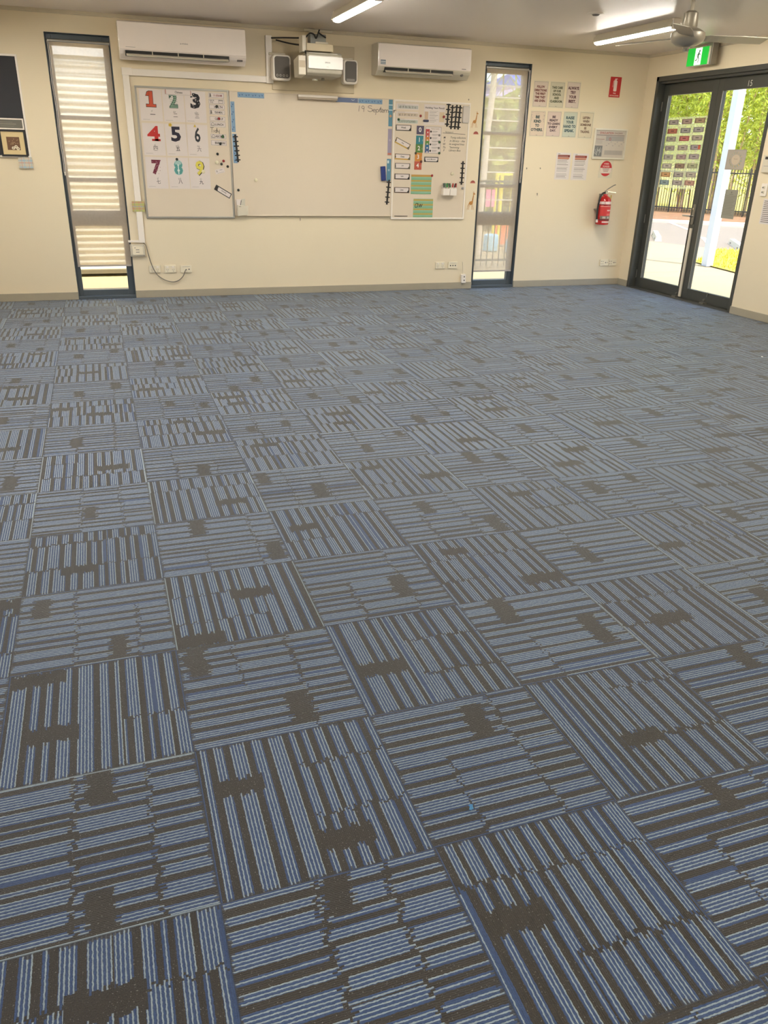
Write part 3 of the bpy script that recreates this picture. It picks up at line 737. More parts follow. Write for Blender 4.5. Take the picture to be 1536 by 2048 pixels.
cab = [[(1.80, 7.93, 2.55), (1.9, 7.85, 2.55), (2.02, 7.7, 2.54), (2.06, 7.55, 2.53)],
       [(1.85, 7.93, 2.535), (1.95, 7.8, 2.5), (2.02, 7.65, 2.475), (2.08, 7.52, 2.47)],
       [(2.05, 7.5, 2.52), (2.09, 7.47, 2.56), (2.13, 7.46, 2.55), (2.15, 7.46, 2.52), (2.17, 7.46, 2.56), (2.185, 7.46, 2.595)],
       [(2.175, 7.46, 2.57), (2.21, 7.46, 2.55), (2.25, 7.46, 2.53)],
       [(2.05, 7.48, 2.43), (2.04, 7.46, 2.4), (2.06, 7.45, 2.36)]]
def smooth_pts(P, n=6):
    P = [Vector(p) for p in P]; P = [P[0]] + P + [P[-1]]; o = []
    for i in range(1, len(P) - 2):
        for k in range(n):
            t = k / n; a, b, c, d = P[i - 1:i + 3]
            o.append(.5 * ((2 * b) + (c - a) * t + (2 * a - 5 * b + 4 * c - d) * t * t + (3 * b - a - 3 * c + d) * t ** 3))
    return o + [P[-2]]
CL = ['black cable from the trunking to the projector bracket, upper one', 'black cable from the trunking sagging below to the projector bracket', 'black cable looped over the top of the projector bracket',
      'short black cable end sticking out above the projector bracket', 'short black cable hanging beside the projector lamp door']
for P, lb in zip(cab, CL):
    tag(MB().tube(smooth_pts(P), .007, M_blk, 8).build('black_cable', smooth=True), lb, 'cable', 'cables at the projector')
r = thing('conduit', 'small cream conduit with a junction box under the ceiling edge', 'conduit', (2.22, W - .04, 2.6))
MB().cyl((-.08, 0, .045), (.22, 0, .042), .012, .012, M_offw, 10).build('pipe', r, smooth=True)
MB().lathe([(.001, 0), (.028, 0), (.03, .03), (.001, .03)], (0, 0, .0), M_offw, 14).build('junction_cap', r, smooth=True)
M_grille = pm('speaker_grille', (110, 104, 98), .8, noise=.1, scale=300)
def speaker(x0, x1, z0, z1, label, emblem):
    cx, cz = (x0 + x1) / 2, (z0 + z1) / 2; w, h_ = (x1 - x0) / 2, (z1 - z0) / 2
    r = thing('wall_speaker', label, 'speaker', BW(cx, cz), 0, 'speakers beside the projector')
    MB().rrect(-w, w, -h_, h_, .03, -.14, -.035, M_white, 6).build('cabinet', r, bevel=.008)
    MB().rrect(-w + .018, w - .012, -h_ + .02, h_ - .014, .025, -.1435, -.139, M_grille, 6).build('grille', r)
    MB().box(-.05, .05, -.04, -.016, h_ - .06, h_ + .01, M_offw).cyl((-w - .02, -.05, h_ + .012), (w * .6, -.05, h_ + .012), .012, .012, M_offw, 10).build('bracket', r)
    mb = MB()
    if emblem:
        for k in range(4): mb.disc(-.05 + k * .034, -h_ + .045, .011, .1442, q(206, 200, 190), 10); mb.disc(-.05 + k * .034, -h_ + .045, .006, .1446, M_ink, 8)
    else: mb.rect(-.045, .045, -h_ + .026, -h_ + .05, .1442, q(150, 144, 136))
    mb.build('emblem', r)
speaker(1.785, 1.97, 2.165, 2.395, 'white wall speaker with grey grille beside the trunking', True)
speaker(2.535, 2.69, 2.165, 2.39, 'white wall speaker with grey grille partly behind the projector', False)

# ------------------------------------------------------------------ whiteboards
def whiteboard(label, x0, x1, z0, z1, d, ft, fm):
    r = thing('whiteboard', label, 'whiteboard', BW((x0 + x1) / 2, (z0 + z1) / 2), 0, 'whiteboards in a row')
    w, h_ = (x1 - x0) / 2, (z1 - z0) / 2
    MB().box(-w + .004, w - .004, -d, 0, -h_ + .004, h_ - .004, M_wb).build('writing_surface', r)
    MB().frame(-w, w, -h_, h_, ft, -d - .006, 0, fm).build('frame', r, bevel=.002)
    return r
wbl = whiteboard('whiteboard covered with nine number posters', .409, 1.34, .82, 2.06, .014, .018, M_alu)
wbm = whiteboard('wide central whiteboard with a handwritten September date', 1.342, 3.142, .845, 2.055, .024, .008, M_wb)
wbr = whiteboard('whiteboard crowded with tags, pencils charts and striped paper', 3.146, 4.075, .813, 2.052, .014, .018, M_white)
dL, dM, dR = .0146, .0246, .0146
def on(b): return {'L': dL, 'M': dM, 'R': dR, 'W': .0004}[b]
def card(name, x, z, w, h, b, m=None, t=.0012, rot=0.0, lift=0.0):
    mb = MB().box(-w / 2, w / 2, -t, 0, -h / 2, h / 2, m or M_paper)
    o = mb.build(name, loc=BW(x, z, on(b) + lift)); o.rotation_euler = (0, -rot, 0)
    return o
def sub(name, o, mb): return mb.build(name, o)

# handwriting: date, notes and "Tidy" are pen strokes that belong to their boards
def pen(board, name, items, m, wd, b):
    cx, cz = board.location.x, board.location.z
    mb = MB()
    for P in items: mb.stroke([(a - cx, c - cz) for a, c in P], wd, m, {'M': .0244, 'L': .0144, 'R': .0144}[b])
    mb.build(name, board)
def arc(cx, cz, rx, rz, a0, a1, n=10): return [(cx + rx * math.cos(math.radians(a0 + (a1 - a0) * i / n)), cz + rz * math.sin(math.radians(a0 + (a1 - a0) * i / n))) for i in range(n + 1)]
def cursive(x, z, h):
    """September in joined handwriting, x-height h"""
    S = []
    S.append(arc(x + .025, z + h * 1.75, .024, h * .45, 40, 270) + arc(x + .022, z + h * .7, .028, h * .62, 90, -150))          # S
    S.append([(x + .052, z + h * .45), (x + .085, z + h * .55)] + arc(x + .072, z + h * .5, .016, h * .5, 20, 320))             # e
    S.append([(x + .098, z + h), (x + .088, z - h * 1.0)] + [(x + .095, z + h * .6)] + arc(x + .108, z + h * .5, .015, h * .5, 150, -150))   # p
    S.append([(x + .126, z + h * .3), (x + .148, z + h * 1.9), (x + .138, z + h * .1), (x + .152, z)]); S.append([(x + .132, z + h * 1.15), (x + .164, z + h * 1.2)])   # t
    S.append([(x + .152, z + h * .45), (x + .180, z + h * .55)] + arc(x + .170, z + h * .5, .015, h * .5, 20, 320))             # e
    S.append([(x + .190, z + h), (x + .186, z)] + arc(x + .200, z + h * .55, .012, h * .42, 160, 0) + [(x + .210, z)] + arc(x + .224, z + h * .55, .012, h * .42, 160, 0) + [(x + .234, z)])   # m
    S.append([(x + .244, z + h * 2.0), (x + .241, z)] + arc(x + .255, z + h * .45, .014, h * .45, 200, 520))                    # b
    S.append([(x + .270, z + h * .45), (x + .298, z + h * .55)] + arc(x + .287, z + h * .5, .014, h * .5, 20, 320))             # e
    S.append([(x + .306, z + h), (x + .303, z)] + arc(x + .316, z + h * .55, .012, h * .42, 160, 40))                           # r
    return S
dt = [[(2.748, 1.972), (2.742, 1.918)], arc(2.79, 1.958, .014, .014, 0, 360) + [(2.803, 1.958), (2.798, 1.915)]]
dt += cursive(2.848, 1.918, .027)
pen(wbm, 'handwritten_date', dt, q(96, 88, 84), .0045, 'M')
td = [[(1.132, 1.706), (1.165, 1.708)], [(1.149, 1.706), (1.146, 1.662)], [(1.168, 1.685), (1.166, 1.663)], arc(1.187, 1.672, .009, .010, 60, 400) + [(1.2, 1.705), (1.199, 1.662)],
      [(1.206, 1.685), (1.21, 1.668), (1.222, 1.668)], [(1.225, 1.687), (1.222, 1.64), (1.212, 1.633)]]
pen(wbl, 'handwriting', td, M_ink, .004, 'L')
nb = MB(); cx, cz = wbr.location.x, wbr.location.z
for a, t, z, x in (('M', 'Trying collections', 1.690, 3.85), ('T', 'in library - the', 1.655, 3.84), ('W', 'its assigned lines', 1.622, 3.835), ('Th', '"Swimming', 1.588, 3.84), ('F', 'Library Box', 1.556, 3.835)):
    nb.text(a, 3.775 - cx, z - cz, M_ink, h=.022, d=.0144, bold=.008, shear=.2)
    nb.text(t, x - cx, z - cz, M_ink, w={'"Swimming': .125, 'Library Box': .15}.get(t, .19), h=.027, d=.0144, bold=.006, shear=.3, align='L')
nb.stroke([(3.75 - cx, 1.737 - cz), (3.85 - cx, 1.735 - cz), (4.03 - cx, 1.729 - cz)], .004, M_ink, .0144)
nb.text('Homework', 3.83 - cx, 1.748 - cz, M_ink, w=.1, h=.02, d=.0144, bold=-.008, shear=.3)
nb.build('handwritten_note', wbr)
tray = MB().box(-.31, -.148, -.02, -.0144, -.588, -.582, M_ink)
tray.build('dark_pen_line', wbr, (cx - cx - .11, 0, 0))

# ---- number posters
PX = [(.447, .662), (.672, .882), (.890, 1.100)]; PZ = [(1.748, 2.034), (1.430, 1.728), (1.113, 1.414)]
PIN = ['yī', 'èr', 'sān', 'sì', 'wǔ', 'liù', 'qī', 'bā', 'jiǔ']; HAN = '一二三四五六七八九'
DCOL = [(206, 88, 60), (104, 136, 112), (40, 38, 42), (196, 52, 48), (44, 40, 56), (52, 54, 58), (116, 40, 60), (92, 158, 152), (220, 206, 92)]
DW = [.09, .078, .10, .125, .10, .058, .095, .088, .085]
LOOK = ['orange red with dark outline', 'green and hatched', 'black with white dots', 'red and solid', 'dark navy', 'dark and narrow', 'maroon with dots', 'teal with white stripe', 'yellow with black shadow']
for k in range(9):
    (x0, x1), (z0, z1) = PX[k % 3], PZ[k // 3]
    x, z, w, h_ = (x0 + x1) / 2, (z0 + z1) / 2, x1 - x0, z1 - z0
    r = card('number_poster', x, z, w, h_, 'L', M_lam, lift=.0002 * (k % 3), rot=(-.008, .01, -.004)[k % 3])
    tag(r, 'white poster of the number %d with its Chinese character, digit %s' % (k + 1, LOOK[k]), 'poster', 'number posters one to nine')
    D = str(k + 1); c = q(*DCOL[k]); zc = .055; hh = .14; d = .0016; mb = MB()
    if k == 0:
        def one(o, mm, dd):
            mb.flat([(-.012 - o, -.045), (.022 + o, -.045), (.022 + o, .072 + o), (-.006 - o, .072 + o), (-.034 - o, .052 + o * .5), (-.034 - o, .030 - o), (-.012 - o, .036 - o)], dd, mm) if False else None
            mb.rect(-.045 - o, .048 + o, zc - .07 - o, zc - .048 + o, dd, mm); mb.rect(-.015 - o, .02 + o, zc - .05, zc + .07 + o, dd, mm)
            mb.flat([(-.045 - o, zc + .03 - o), (-.01, zc + .03 - o), (-.01, zc + .07 + o), (-.03 - o, zc + .062 + o)], dd, mm)
        one(.004, M_ink, d); one(0, c, d + .0003)
    elif k == 3:
        mb.text('4', 0, zc, c, w=DW[k], h=hh, d=d, bold=.03); mb.rect(-.02, .065, zc - .07, zc - .05, d, c)
    else:
        if k in (7, 8, 1): mb.text(D, .004 if k == 8 else 0, zc - (.003 if k == 8 else 0), M_ink if k == 8 else (q(60, 88, 76) if k == 1 else q(190, 212, 206)), w=DW[k] + .008, h=hh + .008, d=d, bold=.05)
        mb.text(D, 0, zc, c, w=DW[k], h=hh, d=d + .0003, bold={4: .035, 5: .02, 1: .0, 6: .05, 2: .05}.get(k, .035))
        if k in (2, 6):
            for a in range(26): mb.disc(random.uniform(-.04, .04), zc + random.uniform(-.065, .065), .004, d + .0006, M_lam if k == 2 else q(170, 130, 140), 6)
        if k == 7: mb.rect(-.005, .005, zc - .066, zc + .066, d + .0006, q(214, 228, 222)); mb.rect(-.03, .03, zc + .03, zc + .06, d + .0007, q(170, 200, 194))
        if k == 1:
            for a in range(8): mb.rect(-.035, .04, zc - .066 + a * .017, zc - .062 + a * .017, d + .0006, q(160, 180, 160))
    sub('digit', r, mb)
    mb = MB(); mb.text(PIN[k], .004, -.052, M_grey, h=.02, d=d); mb.text(HAN[k], .01, -.083, M_ink if k in (0, 4, 7, 8) else M_grey, w=.05 if k == 0 else .042, d=d, bold=.012)
    mb.rect(-.09, -.02, -.132, -.129, d, M_lgrey)
    sub('lettering', r, mb)
r = card('name_tag', .83, 2.017, .275, .055, 'L', M_lam, lift=.003, rot=-.012)
tag(r, 'long white tag reading Chinese above the poster of number 2', 'tag')
mb = MB().text('Chinese', .005, 0, M_ink, w=.075, h=.02, d=.0016, bold=.01).frame(-.13, .13, -.023, .023, .0025, -.0016, -.0012, M_lgrey)
mb.rect(-.13, -.118, -.02, .02, .0016, q(206, 160, 150)).rect(.12, .128, -.02, .02, .0016, q(206, 160, 150)); sub('lettering', r, mb)

# ---- schedule labels
LB = [('11:00AM', 2.005, .047), ('BREAKFAST', 1.95, .046), ('HEALTH', 1.90, .04), ('YEAR MENU', 1.850, .044), ('CLEAN UP', 1.791, .044), ('LUNCH', 1.738, .05), ('RECESS', 1.625, .047), ('BRAIN BREAK', 1.564, .049)]
LT = ['schedule card reading 11:00AM, topmost of the column', 'schedule card with a small picture box below the topmost card', 'schedule card reading HEALTH with a black magnet on it', 'schedule card reading YEAR MENU with a plant drawing', 'schedule card reading CLEAN UP with a red magnet on it',
      'schedule card reading LUNCH with a lunchbox drawing above the written Tidy', 'schedule card reading RECESS with a green magnet on it', 'schedule card reading BRAIN BREAK with a black magnet, lowest of the column']
for k, (t, z, h_) in enumerate(LB):
    r = card('schedule_card', 1.211, z, .16, h_, 'L', M_lam, rot=-.015)
    tag(r, LT[k], 'card', 'schedule cards in a column')
    mb = MB().frame(-.078, .078, -h_ / 2 + .002, h_ / 2 - .002, .002, -.0015, -.0012, M_grey)
    if k == 1:
        mb.text('BACK', -.045, .008, M_ink, w=.045, h=.013, d=.0016, bold=.01).text('TO', -.05, -.010, M_ink, w=.03, h=.013, d=.0016, bold=.01)
        mb.frame(.02, .065, -.015, .016, .003, -.0016, -.0012, M_grey); mb.rect(.023, .062, .004, .013, .0016, M_lgrey)
    else: mb.text(t, .015, 0, M_ink if k else q(140, 70, 70), w=.085 if k != 7 else .11, h=.021, d=.0016, bold=.02)
    if k in (0, 3): mb.flat([(-.07, -.018), (-.05, -.012), (-.056, .016), (-.066, .018)], .0016, M_grey)
    if k in (5, 6): mb.stroke(arc(-.052, -.01, .018, .024, 0, 180, 8), .004, M_grey, .0016); mb.rect(-.068, -.036, -.016, -.004, .0016, M_lgrey)
    sub('lettering', r, mb)
# ---- magnets
def magnet(x, z, b, c, label, rr=.0125, lift=.0015, h_=.009):
    mb = MB().lathe([(rr * .95, 0), (rr, .002), (rr, h_ - .003), (rr * .7, h_), (.0005, h_ + .0005)], (0, 0, 0), pm('magnet_%d_%d_%d' % c, c, .35), 16, 'Y')
    return tag(mb.build('magnet', loc=BW(x, z, on(b) + lift), smooth=True), label, 'magnet', 'round magnets')
BK, RD, GN, YL, WH = (40, 44, 38), (150, 44, 44), (50, 84, 52), (214, 184, 70), (226, 216, 186)
for a in ((1.211, 1.905, 'L', BK, 'black round magnet on the HEALTH card'), (1.226, 1.793, 'L', RD, 'red round magnet on the CLEAN UP card'), (1.256, 1.628, 'L', GN, 'green house shaped magnet on the RECESS card'),
          (1.226, 1.556, 'L', BK, 'black round magnet on the BRAIN BREAK card'), (1.190, 1.458, 'L', BK, 'black round magnet alone under the schedule cards'), (1.250, 1.392, 'L', RD, 'dark red round magnet next to a black one on the board edge'),
          (1.226, 1.362, 'L', BK, 'black round magnet touching below the dark red magnet'), (1.290, 1.339, 'L', BK, 'black round magnet against the metal rim of the board'), (1.177, 1.377, 'L', WH, 'large cream round magnet beside the red and black magnets'),
          (1.030, 1.285, 'L', WH, 'cream round magnet on the number 9 poster'), (.767, 1.398, 'L', BK, 'black round magnet at the top of the number 8 poster'), (.727, 1.718, 'L', YL, 'yellow flower magnet at the top of the number 5 poster'),
          (.974, 1.716, 'L', YL, 'yellow triangular magnet at the top of the number 6 poster'), (1.390, 1.108, 'M', BK, 'dark round magnet above the paper holder on the central board'), (1.583, 1.212, 'M', WH, 'cream round magnet alone on the central board'),
          (3.469, 1.899, 'R', RD, 'dark red magnet between the alphabet strips and the pencil chart'), (3.752, 1.901, 'R', RD, 'dark red magnet on the pencil chart edge'), (3.208, 1.855, 'R', GN, 'dark green magnet on the lowest alphabet strip'),
          (3.712, 1.640, 'R', GN, 'dark green magnet on the middle of the weather chart'), (3.716, 1.526, 'R', GN, 'dark green magnet on the lower corner of the weather chart'), (3.640, 1.288, 'R', RD, 'red magnet on the corner of the striped paper'),
          (3.892, 1.314, 'R', WH, 'cream magnet alone above the pen pots'), (4.036, 1.158, 'R', (150, 146, 146), 'grey magnet below the train track strip near the board edge'),
          (3.427, 1.519, 'R', (70, 60, 40), 'dark magnet pinning the top of the orange number 3 card'), (3.497, 1.433, 'R', (110, 60, 46), 'dark magnet pinning the top of the red number 4 card'), (3.535, 1.853, 'R', (60, 62, 90), 'dark blue clip magnet on the corner of the pencil chart')):
    big = a[3] == WH
    if a[4].startswith('yellow'):
        mb = MB(); m_ = pm('yellow_magnet', YL, .4)
        if 'flower' in a[4]:
            for k in range(5): mb.lathe([(.008, 0), (.008, .006), (.001, .007)], (.010 * math.cos(k * 1.257), 0, .010 * math.sin(k * 1.257)), m_, 10, 'Y')
            mb.lathe([(.006, 0), (.006, .009), (.001, .0095)], (0, 0, 0), q(190, 140, 50), 10, 'Y')
        else: mb.prism([(-.014, -.010), (.014, -.010), (0, .014)], -.008, 0, m_)
        tag(mb.build('magnet', loc=BW(a[0], a[1], on('L') + .0015)), a[4], 'magnet', 'round magnets')
    elif 'house' in a[4]:
        mb = MB().prism([(-.014, -.016), (.014, -.016), (.014, .004), (0, .018), (-.014, .004)], -.008, 0, pm('green_magnet', GN, .4))
        tag(mb.build('magnet', loc=BW(a[0], a[1], on('L') + .0015)), a[4], 'magnet', 'round magnets')
    elif 'clip' in a[4]:
        mb = MB().rrect(-.032, .032, -.011, .011, .008, -.012, 0, pm('navy_clip', a[3], .4))
        tag(mb.build('magnet', loc=BW(a[0], a[1], on('R') + .0015)), a[4], 'magnet', 'round magnets')
    else: magnet(*a, rr=.019 if big else .0135, h_=.012 if big else .009)
# small scrap, tilted tag, holder
r = card('paper_scrap', 1.205, 1.293, .1, .045, 'L', M_lam, rot=.24)
tag(r, 'small tilted white paper scrap below the group of magnets', 'paper'); sub('drawing', r, MB().text('&', -.03, .004, M_grey, h=.018, d=.0016).rect(.0, .03, .008, .011, .0016, M_grey).rect(-.03, .04, -.018, -.015, .0016, M_lgrey))
r = card('name_tag', 1.225, 1.090, .185, .055, 'L', q(60, 60, 56), rot=-.52, lift=.002)
tag(r, 'steeply tilted tag with a dark border at the lower edge of the board', 'tag')
sub('lettering', r, MB().rect(-.06, .085, -.02, .019, .0015, M_lam).text('Assembly', .01, .002, M_ink, w=.06, h=.016, d=.0018, bold=.01).flat([(-.09, -.025), (-.05, -.025), (-.07, .012), (-.09, .016)], .0019, M_ink))
r = thing('paper_holder', 'small white magnetic holder with folded papers at the bottom of the central board', 'holder', BW(1.415, .90, dM))
MB().prism([(-.05, -.055), (.062, -.04), (.068, .05), (-.048, .06)], -.04, -.001, M_offw).build('pocket', r, bevel=.003)
MB().prism([(-.05, .03), (.0, .03), (.01, .115), (-.055, .115)], -.02, -.012, M_paper).prism([(-.02, .03), (.035, .03), (.04, .125), (.0, .12)], -.028, -.022, q(206, 200, 184)).build('paper', r)
MB().stroke([(-.02, .03), (-.004, .105)], .008, M_grey, .0285).rect(-.035, -.01, .04, .044, .0405, M_grey).build('print', r)
# blue bubble guppies border strips -> plain blue leaf print strips
M_bs = pm('blue_border_paper', (128, 158, 186), .5); M_bp = pm('dark_blue_print', (70, 102, 146), .6); M_ts = pm('teal_border_paper', (92, 140, 160), .5); M_ls = pm('lilac_border_paper', (158, 148, 166), .5)
def border(x0, x1, z0, z1, label, m, vert=False, pr=True, b='M', extra=None):
    r = card('border_strip', (x0 + x1) / 2, (z0 + z1) / 2, x1 - x0, z1 - z0, b, m); tag(r, label, 'border strip', 'blue border strips around the central board')
    mb = MB(); L = (z1 - z0) if vert else (x1 - x0); n = max(1, round(L / .068))
    if pr:
        for k in range(n):
            u = -L / 2 + (k + .5) * L / n
            for sg in (-1, 1):
                if vert: a, c = sg * .006, u + sg * .010
                else: a, c = u + sg * .014, sg * .002
                mb.flat([(a - .009, c + .008), (a, c - .011), (a + .010, c + .009), (a + .002, c + .002)], .0016, M_bp)
    if extra: extra(mb)
    sub('print', r, mb)
    return r
border(1.429, 1.706, 1.998, 2.046, 'blue printed border strip along the top of the central board, far from the date', M_bs)
border(1.344, 1.392, 1.672, 1.957, 'blue printed upright border strip beside the schedule cards', M_bs, True)
border(1.353, 1.398, 1.374, 1.655, 'blue upright border strip behind the black train track', M_bs, True)
border(2.735, 3.011, 1.996, 2.042, 'blue printed border strip directly above the September date', M_bs)
r = border(2.485, 2.731, 1.998, 2.042, 'plain dusty blue border strip beside the sensor bar', pm('dusty_blue_paper', (108, 120, 150), .5), pr=False, extra=lambda mb: mb.stroke([(.05, .008), (.065, .0), (.085, .008)], .005, q(190, 196, 206), .0016))
def teal(mb): mb.rect(-.022, .022, .075, .083, .0016, q(214, 226, 226)).rect(-.022, .022, .025, .033, .0016, q(214, 226, 226)).disc(0, -.03, .014, .0016, q(196, 150, 110), 10)
border(3.087, 3.132, 1.783, 2.046, 'teal upright border strip with white bands right of the September date', M_ts, True, False, 'M', teal)
border(3.085, 3.131, 1.490, 1.757, 'lilac upright border strip with a red end', M_ls, True, False, 'M', lambda mb: mb.rect(-.022, .022, -.13, -.11, .0016, q(196, 120, 96)).disc(0, .02, .012, .0016, q(176, 166, 180), 10))
border(3.080, 3.130, 1.222, 1.452, 'teal upright border strip above the black train track', M_ts, True, False, 'M', lambda mb: mb.rect(-.02, .0, .07, .1, .0016, q(214, 226, 226)).disc(0, -.0, .012, .0016, q(160, 180, 190), 10))
# train tracks of black card
def track(x0, z0, x1, z1, n, b, label, group='train track strips', lift=.002):
    L = math.hypot(x1 - x0, z1 - z0); a = math.atan2(x1 - x0, z0 - z1)
    mb = MB(); mb.box(-.010, .010, -.0012, 0, -L / 2, L / 2, M_ink)
    for k in range(n):
        z = L / 2 - (k + .5) * L / n; mb.rrect(-.028, .028, z - .006, z + .006, .004, -.0016, 0, M_ink, 2)
    o = mb.build('train_track', loc=BW((x0 + x1) / 2, (z0 + z1) / 2, on(b) + lift)); o.rotation_euler = (0, -a, 0)
    return tag(o, label, 'paper train track', group)
track(1.383, 1.65, 1.402, 1.383, 6, 'M', 'black paper train track strip over the blue border beside the number posters')
track(3.112, 1.236, 3.090, .972, 5, 'M', 'black paper train track strip below the teal border and blue eraser')
track(3.805, 2.05, 3.795, 1.803, 5, 'R', 'black paper train track, first of the four beside the pencil chart')
track(3.853, 2.022, 3.846, 1.778, 5, 'R', 'black paper train track, second of the four beside the pencil chart')
track(3.905, 2.028, 3.893, 1.780, 5, 'R', 'black paper train track, third of the four beside the grey pad')
track(3.947, 2.025, 3.935, 1.777, 5, 'R', 'black paper train track, last of the four next to the grey pad')
track(4.022, 1.448, 4.018, 1.195, 5, 'R', 'black paper train track alone above the grey magnet')
r = thing('sensor_bar', 'slim white sensor bar on the top edge of the central board', 'sensor bar', BW(2.275, 2.028, .033))
MB().box(-.217, .217, -.045, 0, .0, .022, M_white).build('cover', r, bevel=.004)
MB().box(-.213, .213, -.04, 0, -.02, .0, pm('tan_strip', (176, 160, 140), .5)).build('lens_strip', r)
r = thing('eraser', 'dark blue magnetic whiteboard eraser near the teal border', 'eraser', BW(3.034, 1.3, dM), ry=-.08)
MB().rrect(-.027, .027, -.075, .075, .006, -.03, -.01, pm('eraser_blue', (38, 56, 120), .45)).build('grip', r, bevel=.004)
MB().box(-.025, .025, -.01, 0, -.073, .073, pm('felt', (70, 70, 90), .9)).build('felt_pad', r)
# ---- things on the crowded board
for k, (z0, z1, tx, bc) in enumerate(((1.957, 2.015, 'd f h k l t', (190, 190, 182)), (1.885, 1.935, 'g j p q y z', (206, 188, 166)), (1.818, 1.866, 'acemnorsuvwx', (190, 198, 184)))):
    r = card('alphabet_strip', 3.311, (z0 + z1) / 2, .262, z1 - z0, 'R', M_lam)
    tag(r, ('alphabet strip of tall letters d f h k l t, topmost', 'alphabet strip of letters g j p q y z, in the middle', 'alphabet strip of small letters with a green magnet, lowest')[k], 'alphabet strip', 'alphabet strips')
    sub('lettering', r, MB().rect(-.115, .125, -.02, .012, .0014, q(*bc)).text(tx, 0, -.004, M_grey, w=.2, h=.024, d=.0017, bold=.0).rect(-.12, -.03, .018, .021, .0017, M_lgrey))
r = card('pencil_chart', 3.638, 1.916, .255, .205, 'R', M_lam)
tag(r, 'handwriting chart titled Holding Your Pencil with a text sheet in the middle', 'chart')
sub('lettering', r, MB().text('Holding Your Pencil', 0, .067, M_ink, w=.23, h=.024, d=.0017, bold=.015))
mb = MB().rect(-.12, -.078, -.05, .03, .0015, q(206, 176, 148)).rect(.06, .12, -.07, .03, .0015, q(216, 194, 160)).rect(-.07, .05, -.09, .05, .0017, M_paper)
for k in range(9): mb.rect(-.062, .042 - .02 * (k % 3), .036 - k * .014, .039 - k * .014, .0019, M_grey if k % 2 else M_lgrey)
sub('picture', r, mb)
NT = [('Week', 3.271, 1.773, 0, (98, 92, 82), 'grey bordered tag reading Week, topmost of the tags'), ('Day', 3.266, 1.615, -.40, (200, 164, 84), 'steeply tilted tag reading Day with a mustard edge'), ('Date', 3.270, 1.477, -.03, (204, 160, 80), 'level tag reading Date with a mustard lower edge'),
      ('Job', 3.273, 1.382, -.01, (112, 104, 96), 'tag reading Job with a grey patterned border'), ('Light', 3.272, 1.271, -.01, (72, 60, 50), 'dark bordered tag reading Light beside the striped paper'), ('Line', 3.273, 1.128, -.01, (92, 72, 58), 'brown bordered tag reading Line, lowest of the tags')]
for t, x, z, ro, c, lb in NT:
    r = card('word_tag', x, z, .186, .06, 'R', q(*c), rot=ro); tag(r, lb, 'tag', 'bordered word tags')
    mb = MB().rect(-.082, .082, -.016 if c[0] > 150 else -.02, .024, .0015, M_lam).text(t, 0, .003, M_ink, h=.017, d=.0018, bold=.02)
    mb.frame(-.093, .093, -.03, .03, .006, -.0017, -.001, q(86, 82, 72) if c[0] > 150 else q(*c))
    mb.flat([(.06, -.024), (.09, -.028), (.09, .01)], .0019, M_ink if c[0] < 100 else q(110, 100, 80)); mb.flat([(-.09, -.01), (-.078, -.01), (-.09, .02)], .0019, M_ink)
    if c[0] > 150: mb.rect(-.09, .09, -.03, -.017, .0018, q(*c))
    sub('lettering', r, mb)
NC = [('0', 3.474, 1.757, (84, 76, 100), 'purple'), ('1', 3.471, 1.657, (48, 128, 138), 'teal'), ('2', 3.469, 1.570, (92, 128, 62), 'green'), ('3', 3.464, 1.480, (206, 136, 62), 'orange'), ('4', 3.461, 1.391, (190, 90, 70), 'red')]
for t, x, z, c, cn in NC:
    r = card('number_card', x, z, .088, .088, 'R', q(*c, .35), lift=.0003); tag(r, '%s square card with a white number %s in the upright column' % (cn, t), 'card', 'coloured number cards')
    sub('digit', r, MB().text(t, -.005, .002, pm('white_print', (236, 230, 222), .6), h=.046, d=.0016, bold=.02).text('1' if t in '12' else '!', .034, -.004, q(190, 214, 206), h=.02, d=.0016) if t != '0' else MB().text(t, -.003, .004, pm('white_print', (236, 230, 222), .6), h=.05, d=.0016, bold=.02))
r = card('weather_chart', 3.633, 1.658, .196, .276, 'R', M_lam); tag(r, 'white chart with a rainbow coloured ladder down one side', 'chart')
mb = MB()
for k, c in enumerate(((190, 72, 72), (196, 92, 84), (206, 128, 62), (98, 138, 70), (60, 110, 150), (72, 96, 140))):
    mb.rect(-.093, -.045, .112 - (k + 1) * .04, .112 - k * .04, .0016, q(*c)); mb.rect(-.076, -.06, .1 - (k + 1) * .04 + .012, .1 - (k + 1) * .04 + .026, .0018, q(220, 210, 200))
sub('colour_ladder', r, mb)
mb = MB().frame(-.097, .097, -.137, .137, .003, -.0016, -.001, M_grey).text('Voice Levels', .02, .118, q(150, 120, 70), w=.1, h=.014, d=.0017)
for k in range(7):
    z = .09 - k * .033; mb.rect(-.015, .05 + .02 * (k % 2), z - .002, z + .002, .0017, M_grey); mb.rect(-.01, .04, z - .012, z - .009, .0017, M_lgrey)
    if k % 2 == 0: mb.disc(-.03, z - .002, .011, .0017, M_ink, 8)
    else: mb.disc(.075, z - .004, .013, .0017, M_grey, 8)
sub('lettering', r, mb)
r = card('word_tag', 3.622, 1.458, .176, .055, 'R', q(110, 104, 98)); tag(r, 'tag reading Lunch Monitor below the rainbow ladder chart', 'tag', 'bordered word tags')
sub('lettering', r, MB().rect(-.075, .078, -.018, .018, .0015, M_lam).text('Lunch Monitor', 0, .002, M_ink, w=.11, h=.014, d=.0018, bold=.01).flat([(-.085, -.025), (-.065, -.025), (-.08, .02)], .0018, M_ink).flat([(.06, -.026), (.086, -.026), (.086, .005)], .0018, M_ink))
